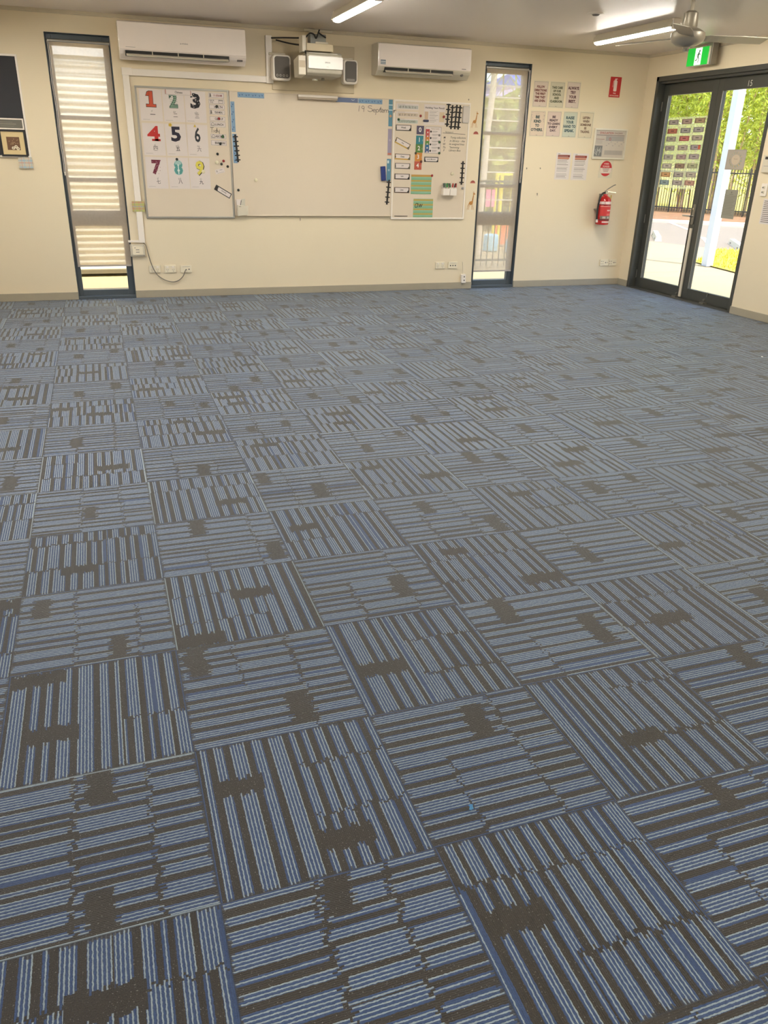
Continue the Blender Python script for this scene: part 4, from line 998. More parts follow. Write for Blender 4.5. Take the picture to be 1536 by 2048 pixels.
def striped(x0, x1, z0, z1, label, word):
    r = card('striped_paper', (x0 + x1) / 2, (z0 + z1) / 2, x1 - x0, z1 - z0, 'R', q(132, 178, 140), lift=.0003); tag(r, label, 'striped paper', 'green striped papers')
    mb = MB(); hh = z1 - z0; w = (x1 - x0) / 2
    for k in range(4):
        z = hh / 2 - hh * (k + .1) / 4; mb.rect(-w, w, z - hh * .085, z, .0015, q(190, 162, 86)); mb.rect(-w, w, z - hh * .14, z - hh * .115, .0015, q(160, 190, 176))
    if not word: mb.rect(-w, w, hh / 2 - .02, hh / 2, .0016, q(196, 150, 80))
    sub('stripes', r, mb)
    if word: sub('lettering', r, MB().text('\u0251w', -.055, .03, M_ink, w=.1, h=.05, d=.0018, bold=-.005, shear=.25))
striped(3.384, 3.637, 1.088, 1.295, 'green and mustard striped paper with a red magnet on its corner', False)
striped(3.423, 3.669, .834, 1.037, 'green and mustard striped paper with handwritten letters aw', True)
mb = MB().rrect(-.04, .04, -.087, .087, .012, -.012, 0, pm('grey_pad', (196, 188, 178), .5)); mb.rrect(-.033, .033, -.075, .075, .01, -.0125, -.011, pm('grey_pad_face', (208, 198, 188), .5))
tag(mb.build('grey_pad', loc=BW(4.023, 1.933, on('R'))), 'plain light grey pad in the top corner beside the train tracks', 'pad')
for k, (x, lb) in enumerate(((3.808, 'white magnetic pen pot, the one closer to the striped papers'), (3.897, 'white magnetic pen pot, the one closer to the board edge'))):
    r = thing('pen_pot', lb, 'pen pot', BW(x, 1.115, on('R') + .0005), 0, 'pair of white pen pots')
    mb = MB(); w = .041
    mb.box(-w, w, -.062, -.059, -.033, .038, M_white).box(-w, w, -.003, 0, -.033, .06, M_white).box(-w, -w + .003, -.059, -.003, -.033, .038, M_white).box(w - .003, w, -.059, -.003, -.033, .038, M_white).box(-w, w, -.062, 0, -.036, -.033, M_white)
    mb.build('pot', r)
PC = [(3.785, (70, 110, 84), .10, 'green'), (3.80, (90, 90, 84), -.2, 'grey'), (3.822, (40, 40, 40), .12, 'black'), (3.832, (60, 140, 70), -.1, 'bright green'), (3.875, (30, 90, 60), -.15, 'dark green'), (3.885, (184, 50, 44), .1, 'red'), (3.905, (34, 30, 34), .22, 'black capped'), (3.925, (160, 60, 50), .1, 'brick red')]
for k, (x, c, lean, cn) in enumerate(PC):
    r = thing('whiteboard_marker', '%s marker leaning in the white pen pot %s' % (cn, 'nearer the striped papers' if k < 4 else 'nearer the board edge'), 'marker', (x, W - on('R') - .03 - .006 * (k % 2), 1.086), 0, 'markers in the pen pots', ry=lean)
    m_ = pm('marker_%d' % k, c, .4)
    MB().cyl((0, 0, 0), (0, 0, .09), .0075, .0075, M_white, 10).build('barrel', r, smooth=True)
    MB().cyl((0, 0, .08), (0, 0, .125), .009, .008, m_, 10).build('cap', r, smooth=True)
# stickers on the wall by window 2
M_gir = pm('giraffe_print', (190, 132, 66), .6); M_tur = pm('turtle_print', (172, 90, 78), .6)
def giraffe(x, z, h_, flip, label, feet):
    k = h_ / .21; sx = -1 if flip else 1
    P = lambda pts: [(a * k * sx, b * k) for a, b in (pts if sx > 0 else pts[::-1])]
    mb = MB()
    mb.flat(P([(-.03, -.02), (.0, -.035), (.022, -.022), (.026, .0), (.012, .012), (-.02, .004)]), .0006, M_gir)        # body
    mb.flat(P([(.006, .0), (.024, -.008), (.034, .085), (.026, .09)]), .0008, M_gir)                                  # neck
    mb.flat(P([(.02, .086), (.046, .082), (.05, .09), (.034, .102), (.022, .1)]), .001, M_gir)                        # head
    for a, b in ((.024, .098), (.033, .1)): mb.stroke(P([(a, b), (a - .003, b + .018)]), .003 * k, M_gir, .0008)
    for a, b in ((-.024, -.04), (-.012, -.03), (.006, .02), (.018, .034)): mb.stroke(P([(a, -.018), (a + (b * .6), -.085)]), .0045 * k, M_gir, .0008)
    mb.stroke(P([(-.03, -.018), (-.042, -.05)]), .003 * k, M_gir, .0008)
    for a, b in ((-.012, -.012), (.006, -.018), (.018, .03), (.024, .06)): mb.disc(a * k * sx, b * k, .004 * k, .0012, q(150, 96, 44), 6)
    if feet:
        for a in (-.03, -.012, .006, .022): mb.disc(a * k, -.1 * k, .007, .0012, q(232, 224, 206), 8)
    tag(mb.build('giraffe_sticker', loc=BW(x, z, .0002)), label, 'sticker', 'animal wall stickers')
giraffe(4.145, 1.875, .175, False, 'tan giraffe sticker on the wall, upper one beside the grey pad', False)
giraffe(4.165, 1.005, .21, False, 'tan giraffe sticker on the wall, lower one with white feet', True)
for x, z, lb in ((4.17, 1.752, 'small reddish turtle sticker on the wall below the upper giraffe'), (4.171, 1.229, 'small reddish turtle sticker on the wall above the lower giraffe')):
    mb = MB().flat(arc(0, 0, .031, .028, 0, 180, 12), .0005, M_tur).rect(-.034, .034, -.004, .001, .0006, q(214, 150, 130))
    for a, b in ((-.012, .011), (.008, .013), (0, .02)): mb.disc(a, b, .004, .0008, q(140, 66, 58), 6)
    tag(mb.build('turtle_sticker', loc=BW(x, z - .014, .0002)), lb, 'sticker', 'animal wall stickers')
# checked notes
def checked(x0, x1, z0, z1, cols, label, d):
    mb = MB().box(-(x1 - x0) / 2, (x1 - x0) / 2, -.0015, 0, -(z1 - z0) / 2, (z1 - z0) / 2, q(*cols[0]))
    w, h_ = (x1 - x0) / 2, (z1 - z0) / 2
    for k in range(5): mb.rect(-w, w, -h_ + 2 * h_ * (k + .2) / 5, -h_ + 2 * h_ * (k + .65) / 5, .0017, q(*cols[1 + k % 3]))
    for k in range(6): mb.rect(-w + 2 * w * (k + .3) / 6, -w + 2 * w * (k + .5) / 6, -h_, h_, .0019, q(*cols[1 + (k + 1) % 3]))
    return tag(mb.build('checked_note', loc=BW((x0 + x1) / 2, (z0 + z1) / 2, d)), label, 'note', 'checked paper notes')
checked(.272, .396, .886, .989, [(196, 180, 120), (176, 186, 110), (200, 150, 120), (172, 170, 170)], 'checked green and orange note stuck over the trunking beside the whiteboard', .0285)
checked(-.757, -.63, 1.285, 1.386, [(196, 196, 186), (160, 184, 196), (212, 196, 170), (206, 160, 140)], 'checked pale blue and pink note under the dark pinboard', .0202)

# ---- dark pinboard cut by the picture edge
r = thing('pinboard', 'dark charcoal pinboard with a white frame at the picture edge', 'pinboard', BW(-1.3, 1.83))
MB().box(-.65, .65, -.014, 0, -.44, .42, pm('charcoal_felt', (60, 60, 64), .9)).build('felt', r)
MB().frame(-.665, .665, -.45, .44, .018, -.02, 0, M_white).build('frame', r, bevel=.002)
r = thing('framed_picture', 'framed brown print of white flowers in a cream mount', 'picture', BW(-.778, 1.505, .016))
MB().frame(-.118, .118, -.115, .122, .017, -.016, 0, M_blk).build('frame', r)
MB().box(-.102, .102, -.008, 0, -.1, .107, pm('cream_mount', (224, 200, 150), .7)).build('mount', r)
mb = MB().rect(-.058, .058, -.058, .058, .0085, q(116, 84, 60))
for a, b in ((-.005, -.04), (.035, -.045), (.02, -.028)):
    for k in range(6): mb.disc(a + .011 * math.cos(k * 1.047), b + .009 * math.sin(k * 1.047), .006, .0088, q(236, 224, 200), 8)
for k in range(16): mb.disc(random.uniform(-.045, .045), random.uniform(-.01, .045), .005, .0087, q(160, 128, 96), 6)
mb.build('print', r)
r = thing('framed_certificate', 'white framed grey certificate above the flower picture', 'certificate', BW(-.808, 1.676, .016))
MB().frame(-.155, .148, -.048, .05, .012, -.014, 0, M_white).build('frame', r)
mb = MB().box(-.145, .138, -.006, 0, -.038, .04, pm('grey_certificate', (112, 108, 98), .6)).rect(-.1, .08, -.004, .004, .0065, q(140, 134, 120)).rect(-.08, .05, .014, .018, .0065, q(140, 134, 120)).rect(-.06, .06, -.02, -.017, .0065, q(140, 134, 120)); mb.build('sheet', r)

# ---- seven class rule posters
RP = [(4.860, 5.062, 2.038, 2.324, ['FOLLOW', 'DIRECTIONS', 'THE FIRST', 'TIME THEY', 'ARE GIVEN.'], (150, 62, 52), (216, 198, 182), [.5, .78, .66, .7, .72], 'red lettered rule poster FOLLOW DIRECTIONS THE FIRST TIME THEY ARE GIVEN'),
      (5.075, 5.282, 2.040, 2.324, ['TAKE CARE', 'OF OUR', 'SCHOOL', 'AND', 'CLASSROOM.'], (96, 100, 66), (206, 198, 174), [.68, .5, .54, .32, .8], 'olive lettered rule poster TAKE CARE OF OUR SCHOOL AND CLASSROOM'),
      (5.297, 5.490, 2.043, 2.334, ['ALWAYS', 'TRY', 'YOUR', 'BEST.'], (120, 60, 72), (216, 198, 184), [.76, .38, .52, .5], 'plum lettered rule poster ALWAYS TRY YOUR BEST'),
      (4.853, 5.060, 1.730, 2.014, ['BE', 'KIND', 'TO', 'OTHERS.'], (76, 104, 104), (220, 200, 178), [.26, .46, .26, .76], 'teal lettered rule poster BE KIND TO OTHERS with small dots'),
      (5.073, 5.276, 1.731, 2.019, ['BE', 'READY', 'TO LEARN', 'EVERY', 'DAY.'], (108, 74, 84), (216, 194, 180), [.22, .56, .8, .56, .4], 'mauve lettered rule poster BE READY TO LEARN EVERY DAY'),
      (5.293, 5.495, 1.730, 2.022, ['RAISE', 'YOUR', 'HAND TO', 'SPEAK.'], (92, 124, 130), (200, 202, 182), [.56, .52, .82, .66], 'blue green lettered rule poster RAISE YOUR HAND TO SPEAK'),
      (5.512, 5.717, 1.728, 2.026, ['LISTEN', 'WHEN', 'SOMEONE', 'IS', 'TALKING.'], (160, 116, 90), (220, 204, 172), [.48, .44, .72, .15, .62], 'tan lettered rule poster LISTEN WHEN SOMEONE IS TALKING')]
for x0, x1, z0, z1, lines, c, bg, ws, lb in RP:
    w, h_ = x1 - x0, z1 - z0
    r = card('rule_poster', (x0 + x1) / 2, (z0 + z1) / 2, w, h_, 'W', pm('poster_rim_%d' % bg[0], (224, 212, 184), .35), rot=random.uniform(-.01, .01)); tag(r, lb, 'poster', 'class rule posters')
    mb = MB().rect(-w / 2 + .010, w / 2 - .010, -h_ / 2 + .012, h_ / 2 - .012, .0015, q(*bg, .35)).frame(-w / 2 + .012, w / 2 - .012, -h_ / 2 + .014, h_ / 2 - .014, .0022, -.0018, -.0014, q(150, 138, 122))
    if 'dots' in lb:
        for k in range(26):
            a, b = random.choice([(random.uniform(-.085, .085), random.uniform(.095, .125)), (random.choice((-1, 1)) * random.uniform(.07, .088), random.uniform(-.0, .1))]); mb.disc(a, b, .003, .0019, q(130, 120, 110), 6)
    mb.rect(-.01, .01, -h_ / 2 + .02, -h_ / 2 + .024, .0019, q(150, 138, 122))
    sub('picture', r, mb)
    mb = MB(); n = len(lines); zt_, zb_ = h_ * .33, -h_ * .30; st = (zt_ - zb_) / n
    for k, (t, ww) in enumerate(zip(lines, ws)): mb.text(t, -.002, zt_ - st * (k + .5), q(*[int(v * .72) for v in c]), w=ww * w, h=st * .72, d=.002, bold=.05)
    sub('lettering', r, mb)

# ---- evacuation plan, notices, extinguisher signs
r = thing('evacuation_plan', 'evacuation diagram in a white frame beside the rule posters', 'sign', BW(5.977, 1.681))
MB().frame(-.231, .231, -.17, .17, .018, -.02, 0, pm('white_frame', (232, 224, 204), .4)).build('frame', r, bevel=.002)
MB().box(-.215, .215, -.006, 0, -.155, .155, pm('plan_sheet', (206, 194, 178), .4)).build('sheet', r)
mb = MB().rect(-.195, .20, .094, .1, .0067, M_grey).rect(-.195, -.08, .05, .054, .0067, q(150, 90, 80)).rect(-.06, .20, .035, .088, .0066, q(176, 168, 160)).rect(-.06, .20, -.12, -.07, .0066, q(182, 172, 160))
mb.rect(-.205, -.095, -.14, -.02, .0066, q(130, 128, 124))
for k in range(14): mb.stroke([(random.uniform(-.2, -.1), random.uniform(-.13, -.03)), (random.uniform(-.2, -.1), random.uniform(-.13, -.03))], .005, q(196, 192, 184), .0069)
for k in range(9): mb.rect(-.05 + .03 * k, -.032 + .03 * k, -.02 + .02 * (k % 3), -.012 + .02 * (k % 3), .0069, M_lgrey)
for k in range(5): mb.rect(-.195, -.1 - .01 * (k % 2), .04 - k * .009, .043 - k * .009, .0067, M_lgrey); mb.rect(-.055, .19, -.078 - k * .009, -.075 - k * .009, .0068, M_lgrey)
mb.stroke(arc(.0, .055, .012, .014, 0, 360, 12), .004, q(190, 60, 60), .007)
mb.build('diagram', r)
MB().text('EVACUATION', -.055, .122, q(176, 60, 56), w=.19, h=.024, d=.007, bold=.01).text('DIAGRAM', .11, .122, q(140, 90, 86), w=.11, h=.02, d=.007).build('lettering', r)
for k, (x0, x1, lb) in enumerate(((5.258, 5.46, 'printed notice with a dark red heading, nearer the window'), (5.488, 5.708, 'printed notice with an orange red heading, nearer the evacuation diagram'))):
    r = card('notice_sign', (x0 + x1) / 2, 1.42 - .003 * k, x1 - x0, .30, 'W', M_paper); tag(r, lb, 'notice', 'printed notices on the wall')
    mb = MB().rect(-.08, .085, .10, .126, .0016, q(126, 52, 42) if k == 0 else q(150, 64, 48)).rect(-.08, .08, .083, .097, .0016, q(206, 130, 94)).rect(-.08, .07, .076, .081, .0016, q(126, 70, 56)).rect(-.075, .06, .109, .115, .0018, q(190, 140, 126))
    mb.rect(-.08, -.05, .134, .139, .0016, M_grey)
    for j in range(14):
        z = .062 - j * .0145
        if j in (4, 9): continue
        mb.rect(-.08, .075 - .03 * random.random(), z - .0035, z + .0015, .0016, M_lgrey if j % 3 else M_grey)
    sub('lettering', r, mb)
r = card('extinguisher_type_sign', 5.975, 1.40, .20, .205, 'W', pm('sign_backing', (222, 210, 184), .4)); tag(r, 'square sign with a red oval reading A:B(E) POWDER above the extinguisher', 'sign')
mb = MB().disc(0, .005, .084, .0015, M_red, 32, .088)
mb.flat([(-.078, -.03), (.078, -.03), (.083, .012), (-.083, .012)], .0018, q(232, 214, 200)); mb.flat([(-.064, -.05), (.064, -.05), (.078, -.03), (-.078, -.03)], .0018, q(232, 214, 200))
sub('emblem', r, mb)
mb = MB().text('A:B(E)', 0, .058, q(240, 216, 208), w=.07, h=.02, d=.002, bold=.02).text('POWDER', 0, .03, q(240, 216, 208), w=.095, h=.018, d=.002, bold=.02)
for k in range(3): mb.rect(-.05 + .008 * k, .05 - .008 * k, .0 - k * .015, .006 - k * .015, .0021, q(150, 110, 104))
sub('lettering', r, mb)
r = card('fire_extinguisher_sign', 5.957, 2.298, .152, .215, 'W', M_red); tag(r, 'red FIRE EXTINGUISHER sign high on the wall near the corner', 'sign')
wp = q(238, 216, 208)
mb = MB().rrect(-.022, .022, -.045, .07, .012, -.0016, -.001, wp).rect(-.008, .008, .07, .085, .0016, wp).rect(-.012, .022, .083, .09, .0016, wp).stroke([(-.01, .08), (-.03, .06), (-.034, .0)], .005, wp, .0016)
sub('pictogram', r, mb); sub('lettering', r, MB().text('FIRE', 0, -.065, wp, w=.035, h=.014, d=.0016, bold=.02).text('EXTINGUISHER', 0, -.09, wp, w=.125, h=.012, d=.0016, bold=.02))

# ---- fire extinguisher
r = thing('fire_extinguisher', 'red fire extinguisher with black hose hanging on the wall by the doors', 'fire extinguisher', (5.957, W - .095, .755))
M_fr = pm('extinguisher_red', (186, 36, 36), .25, noise=.02, coat=.4)
MB().lathe([(.06, 0), (.078, .004), (.082, .02), (.082, .27), (.076, .30), (.055, .325), (.028, .34), (.026, .36), (.001, .36)], (0, 0, 0), M_fr, 28).build('cylinder_body', r, smooth=True)
mb = MB()
def band(z0, z1, m, a0=0, a1=360, rr=.0828):
    n = 20
    vs = []; 
    for i in range(n + 1):
        a = math.radians(a0 + (a1 - a0) * i / n); vs += [(rr * math.cos(a), rr * math.sin(a), z0), (rr * math.cos(a), rr * math.sin(a), z1)]
    mb.raw(vs, [(2 * i, 2 * i + 2, 2 * i + 3, 2 * i + 1) for i in range(n)], m)
band(.245, .275, q(226, 206, 200)); band(.232, .242, q(110, 40, 36)); band(.055, .067, M_ink)
band(.09, .225, q(206, 60, 58), 205, 330, .0830); band(.215, .222, q(226, 160, 150), 205, 330, .0832); band(.165, .180, q(226, 180, 172), 270, 325, .0832); band(.112, .135, q(222, 110, 100), 270, 325, .0832)
band(.072, .108, q(126, 116, 104), 215, 330, .0832); band(.078, .1, q(196, 190, 176), 235, 262, .0834); band(.078, .1, q(196, 190, 176), 280, 300, .0834); band(.028, .045, q(230, 206, 198), 235, 320, .0834)
mb.build('printed_band', r, smooth=True)
MB().cyl((0, 0, .355), (0, 0, .40), .018, .02, M_chrome, 14).cyl((-.03, 0, .375), (.03, 0, .375), .012, .012, M_chrome, 12).build('valve', r, smooth=True)
mb = MB(); mb.tube([(.0, -.0, .40), (.03, -.01, .425), (.075, -.025, .455), (.11, -.03, .47)], .006, M_steel, 8); mb.obox((.06, -.018, .443), (.11, .022, .004), M_steel, ry=-.5)
mb.build('squeeze_lever', r)
MB().obox((.075, -.01, .385), (.12, .022, .012), M_chrome, ry=.1).cyl((.12, -.01, .38), (.135, -.01, .372), .008, .006, M_chrome, 8).build('carry_handle', r)
MB().tube(smooth_pts([(-.02, -.01, .375), (-.06, -.015, .36), (-.088, -.02, .30), (-.098, -.02, .22), (-.098, -.02, .12), (-.092, -.02, .06)]), .011, M_blk, 10).build('hose', r, smooth=True)
MB().cyl((-.092, -.02, .065), (-.09, -.02, .03), .013, .015, q(222, 206, 200), 10).build('nozzle', r, smooth=True)
MB().box(.055, .07, -.035, -.032, .27, .35, pm('yellow_tag', (196, 160, 70), .5)).build('service_tag', r)
MB().box(-.03, .03, .07, .094, .05, .36, M_steel).box(-.084, .084, .0, .09, .17, .185, M_steel).build('wall_mount', r)

# ---- power points and plates
def outlet(x, z, label, kind='double', rz=0, loc=None, w=.122, h_=.08):
    r = thing('power_outlet', label, 'power outlet', loc or BW(x, z), rz, 'wall plates')
    MB().rrect(-w / 2, w / 2, -h_ / 2, h_ / 2, .006, -.013, 0, pm('outlet_plate', (234, 222, 196), .35)).build('plate', r, bevel=.003)
    if kind == 'double':
        for sx in (-.03, .03):
            MB().rrect(sx - .012, sx + .012, .012, .028, .003, -.018, -.012, M_white).build('switch', r, bevel=.001)
        mb = MB()
        for sx in (-.03, .03):
            for a, b, ro in ((-.008, -.008, .5), (.008, -.008, -.5), (0, -.024, 0)): mb.stroke([(sx + a - .004 * math.sin(ro), b + .005), (sx + a + .004 * math.sin(ro), b - .005)], .0028, M_grey, .0132)
        mb.build('socket_slot', r)
    elif kind == 'data':
        mb = MB()
        for sx in (-.032, 0, .032): mb.rect(sx - .007, sx + .007, -.012, .002, .0132, M_ink)
        mb.rect(-.04, .04, .022, .026, .0132, M_lgrey); mb.build('socket_slot', r)
    elif kind == 'tv':
        mb = MB().disc(-.002, -.008, .007, .0134, M_ink, 10).disc(.03, -.004, .007, .0134, M_ink, 10).rect(-.04, .04, .02, .024, .0132, M_lgrey); mb.build('socket_slot', r)
    elif kind == 'four':
        mb = MB()
        for sx in (-.045, -.02): 
            for zz in (-.015, .015): mb.disc(sx + .0, zz, .005, .0134, M_ink, 8)
        mb.disc(.02, 0, .008, .0134, M_grey, 10); mb.disc(.045, 0, .005, .0134, M_ink, 8); mb.build('socket_slot', r)
    return r
outlet(.443, .302, 'double power outlet under the whiteboard with a cord crossing it')
outlet(.607, .300, 'double power outlet between the corded outlet and the aerial plate')
outlet(.777, .297, 'aerial wall plate with a grey cord plugged in', 'tv')
outlet(3.803, .284, 'double power outlet low on the wall under the crowded whiteboard')
outlet(3.972, .284, 'wall plate with three dark data sockets under the crowded whiteboard', 'data')
outlet(6.128, .280, 'double power outlet low beside the glass doors, nearer the window', 'four')
outlet(6.255, .279, 'single socket plate low beside the glass doors, nearer the corner', 'four', w=.115)
r = thing('switch_box', 'cream wall control box with two slots under the cable trunking', 'control box', BW(.286, .497))
MB().box(-.078, .070, -.03, 0, -.062, .06, M_offw).build('back_box', r, bevel=.004)
MB().rrect(-.056, .052, -.045, .042, .006, -.042, -.03, pm('outlet_plate', (234, 222, 196), .35)).build('face_plate', r, bevel=.003)
MB().rect(-.022, .014, .006, .012, .0425, M_grey).rect(-.022, .014, -.018, -.012, .0425, M_grey).rect(-.035, -.022, .026, .032, .0425, M_grey).build('button', r)
for sx, sz in ((-.068, .05), (.06, .05), (-.068, -.052), (.06, -.052)): MB().cyl((sx, -.03, sz), (sx, -.033, sz), .004, .004, M_grey, 8).build('screw', r)
cordp = [(.335, W - .02, .585), (.372, W - .022, .55), (.388, W - .024, .46), (.405, W - .025, .38), (.432, W - .026, .30), (.47, W - .024, .235), (.54, W - .02, .185), (.615, W - .018, .163), (.68, W - .02, .175), (.735, W - .022, .22), (.765, W - .024, .28), (.776, W - .02, .290)]
tag(MB().tube(smooth_pts(cordp), .0045, pm('grey_cord', (120, 112, 100), .5), 8).build('power_cable', smooth=True), 'thin grey cord looping from the trunking to the aerial plate', 'cord')
r = thing('cable_outlet', 'small white twin socket hanging crooked on a cord below the data sockets', 'outlet', BW(4.120, .122), ry=-.06)
MB().rrect(-.03, .03, -.052, .052, .006, -.03, 0, M_white).build('socket_body', r, bevel=.003)
MB().disc(.008, .022, .008, .0305, M_ink, 10).disc(.006, -.02, .008, .0305, M_ink, 10).build('socket_slot', r)
MB().tube([(0, -.006, .05), (.002, -.004, .12), (-.006, -.004, .2)], .0025, M_offw, 6).build('cord', r)
# little hooks and screw heads in the wall
for x, z, a, lb in ((4.868, 1.391, .012, 'tiny dark hook in the wall beside the window edge'), (5.051, 1.394, .010, 'tiny grey hook in the wall beside the printed notices'), (5.044, 1.108, .022, 'small dark wall hook below the printed notices'), (4.051, 2.088, .008, 'tiny dark screw above the corner of the crowded whiteboard'), (2.071, .818, .022, 'small metal clip under the central whiteboard')):
    mb = MB().cyl((0, 0, 0), (0, -.008, 0), .004, .004, M_grey, 8).tube([(0, -.008, .004), (0, -.012, -a * .5), (0, -.006, -a)], .003, M_grey, 6)
    tag(mb.build('wall_hook', loc=BW(x, z)), lb, 'hook', 'small hooks and screws')

# ------------------------------------------------------------------ right wall: switches and sheets beside the door
r = thing('light_switch', 'white light switch plate with two rockers on the wall beside the doors', 'light switch', RW(5.68, 1.262), RZ)
MB().rrect(-.04, .04, -.06, .06, .006, -.012, 0, M_white).build('plate', r, bevel=.003)
for sz in (-.022, .022): MB().rrect(-.014, .014, sz - .012, sz + .012, .003, -.018, -.011, M_offw).cyl((-.006, -.018, sz), (-.006, -.026, sz), .006, .006, M_grey, 8).build('rocker', r, bevel=.001)
r = thing('wall_thermostat', 'cream wall controller with a dark screen on the wall beside the doors', 'thermostat', RW(5.705, 1.50), RZ)
MB().rrect(-.055, .065, -.075, .085, .006, -.022, 0, M_offw).build('housing', r, bevel=.003)
MB().rect(-.03, .045, .045, .07, .0225, M_ink).rect(-.03, .045, -.02, -.014, .0225, M_lgrey).build('screen', r)
r = MB().box(-.07, .14, -.0015, 0, -.12, .12, M_paper).build('printed_sheet', loc=RW(5.59, 1.06), rz=RZ); tag(r, 'printed text sheet cut by the picture edge beside the doors', 'sheet')
mb = MB()
for k in range(12): mb.rect(-.055, .12, .095 - k * .018, .102 - k * .018, .0018, M_grey)
sub('lettering', r, mb)

# ------------------------------------------------------------------ on the door glass
M_vinyl = sheer_mat('clear_vinyl', (238, 238, 200), .72, .5)
GX = DX - .001
chart = thing('pocket_chart', 'clear vinyl pocket chart hanging on the glass door', 'pocket chart', (GX - .002, 7.2, 1.595), RZ)
MB().box(-.355, .357, -.0008, 0, -.384, .384, M_vinyl).build('sheet', chart)
M_seam = sheer_mat('vinyl_seam', (236, 240, 196), .35, .5)
mb = MB()
for k in range(8): mb.rect(-.35, .352, .352 - k * .0945 - .062, .352 - k * .0945 - .056, .0012, M_seam)
for a in (-.352, -.112, .127, .35): mb.rect(a - .003, a + .003, -.384, .384, .0013, M_seam)
mb.build('seam', chart)
CC = [(150, 138, 132), (156, 128, 116), (148, 118, 84), (176, 88, 64), (138, 134, 128), (142, 134, 126), (156, 146, 132), (178, 84, 76), (152, 136, 120), (158, 146, 138), (160, 144, 132), (140, 126, 128),
      (170, 164, 150), (160, 132, 130), (148, 134, 132), (184, 176, 160), (132, 104, 84), (156, 156, 116), (206, 150, 92), (156, 146, 138), (166, 154, 138), (132, 156, 160), (158, 146, 142), (178, 126, 108)]
CC = [tuple(int(v * .74 + 38) for v in c) for c in CC]
CN = ['grey', 'grey pink', 'brown', 'rust red', 'grey with white centre', 'warm grey', 'beige grey', 'brick red', 'olive grey', 'pale grey', 'taupe', 'grey with orange end', 'white centred', 'dusty pink', 'mauve grey', 'pale cream', 'dark brown', 'sage green', 'orange', 'plain grey', 'light taupe', 'steel blue', 'speckled grey', 'salmon']
ROW = ['first', 'second', 'third', 'fourth', 'fifth', 'sixth', 'seventh', 'bottom']; COLN = ['hinge side', 'middle', 'handle side']
for k in range(24):
    rr, cc = k // 3, k % 3
    y = (7.452, 7.215, 6.990)[cc]; z = (1.926, 1.832, 1.748, 1.650, 1.552, 1.455, 1.360, 1.272)[rr] + (0, .004, .009)[cc]
    w, h_ = .178, .054
    r = MB().box(-w / 2, w / 2, -.0012, 0, -h_ / 2, h_ / 2, q(*CC[k])).build('name_card', loc=(GX - .0045, y, z), rz=RZ)
    tag(r, '%s name card, %s row of the pocket chart, %s column' % (CN[k], ROW[rr], COLN[cc]), 'name card', 'name cards in the pocket chart')
    c2 = tuple(min(255, int(v * 1.13 + 8)) for v in CC[k])
    mb = MB().rect(-.065, .065, -.016, .018, .0015, q(*c2)).rect(-.028, .03, -.004, .006, .0017, q(*tuple(int(v * .6) for v in CC[k])))
    mb.flat([(-.085, -.024), (-.06, -.024), (-.075, .02), (-.085, .02)], .0016, q(*tuple(int(v * .85) for v in CC[k])))
    if k == 11: mb.rect(.045, .08, -.02, .022, .0018, q(206, 100, 62))
    sub('print', r, mb)
r = MB().box(-.143, .143, -.0015, 0, -.1, .1, q(176, 166, 152)).build('wreath_picture', loc=(GX - .002, 6.306, 1.537), rz=RZ); tag(r, 'square grey picture of a leaf wreath taped on the door glass', 'picture')
mb = MB(); mb.frame(-.14, .14, -.097, .097, .004, -.0019, -.0012, q(150, 142, 130))
for k in range(30):
    a = k * 2 * PI / 30; c = [(186, 160, 130), (150, 162, 150), (196, 166, 120), (140, 156, 140)][k % 4]
    mb.flat([(.085 * math.cos(a) - .012, .066 * math.sin(a)), (.085 * math.cos(a + .08), .066 * math.sin(a) - .012), (.1 * math.cos(a + .1), .078 * math.sin(a + .1)), (.085 * math.cos(a), .066 * math.sin(a) + .012)], .0019 + .0001 * (k % 3), q(*c))
mb.disc(0, 0, .062, .0018, q(200, 184, 160), 24, .05); mb.text('Welcome', 0, .008, q(150, 130, 112), w=.06, h=.014, d=.0022)
sub('print', r, mb)
r = MB().box(-.098, .098, -.0015, 0, -.148, .148, q(150, 146, 132)).build('door_notice', loc=(GX - .002, 6.27, 1.092), rz=RZ); tag(r, 'grey printed notice taped on the door glass below the wreath picture', 'notice')
mb = MB().disc(0, .12, .01, .0018, q(120, 116, 104), 10).rect(-.03, .03, .098, .103, .0018, q(120, 116, 104))
for k in range(13): mb.rect(-.075, .075 - .03 * ((k * 7) % 3) / 2, .08 - k * .016, .085 - k * .016, .0018, q(128, 124, 112))
sub('lettering', r, mb)

# ------------------------------------------------------------------ ceiling: batten lights, fan, exit sign, sensor
def batten(x, y0, y1, label):
    r = thing('ceiling_light', label, 'ceiling light', (x, (y0 + y1) / 2, H), 0, 'ceiling batten lights'); L = (y1 - y0) / 2
    MB().prof([(-.03, 0), (-.056, -.068), (.056, -.068), (.03, 0)], -L, L, M_offw).build('batten_tray', r, rz=PI / 2, bevel=.002)
    MB().box(-.036, .036, L - .02, L + .012, -.085, 0, M_white).box(-.036, .036, -L - .012, -L + .02, -.085, 0, M_white).build('end_cap', r, bevel=.006)
    mb = MB(); n = 12
    pts = [(.044 * math.cos(a), -.065 + .024 * math.sin(a)) for a in [-PI * k / (n - 1) for k in range(n)]][::-1]
    vs = [(a, -L + .02, b) for a, b in pts] + [(a, L - .02, b) for a, b in pts]
    mb.raw(vs, [tuple(range(n)), tuple(range(2 * n - 1, n - 1, -1))] + [(k, n + k, n + (k + 1) % n, (k + 1) % n) for k in range(n)], M_glow)
    mb.build('diffuser', r, smooth=True)
    return r
batten(2.165, 5.55, 6.76, 'lit batten ceiling light above the projector')
batten(4.965, 5.62, 6.88, 'lit batten ceiling light beside the ceiling fan')
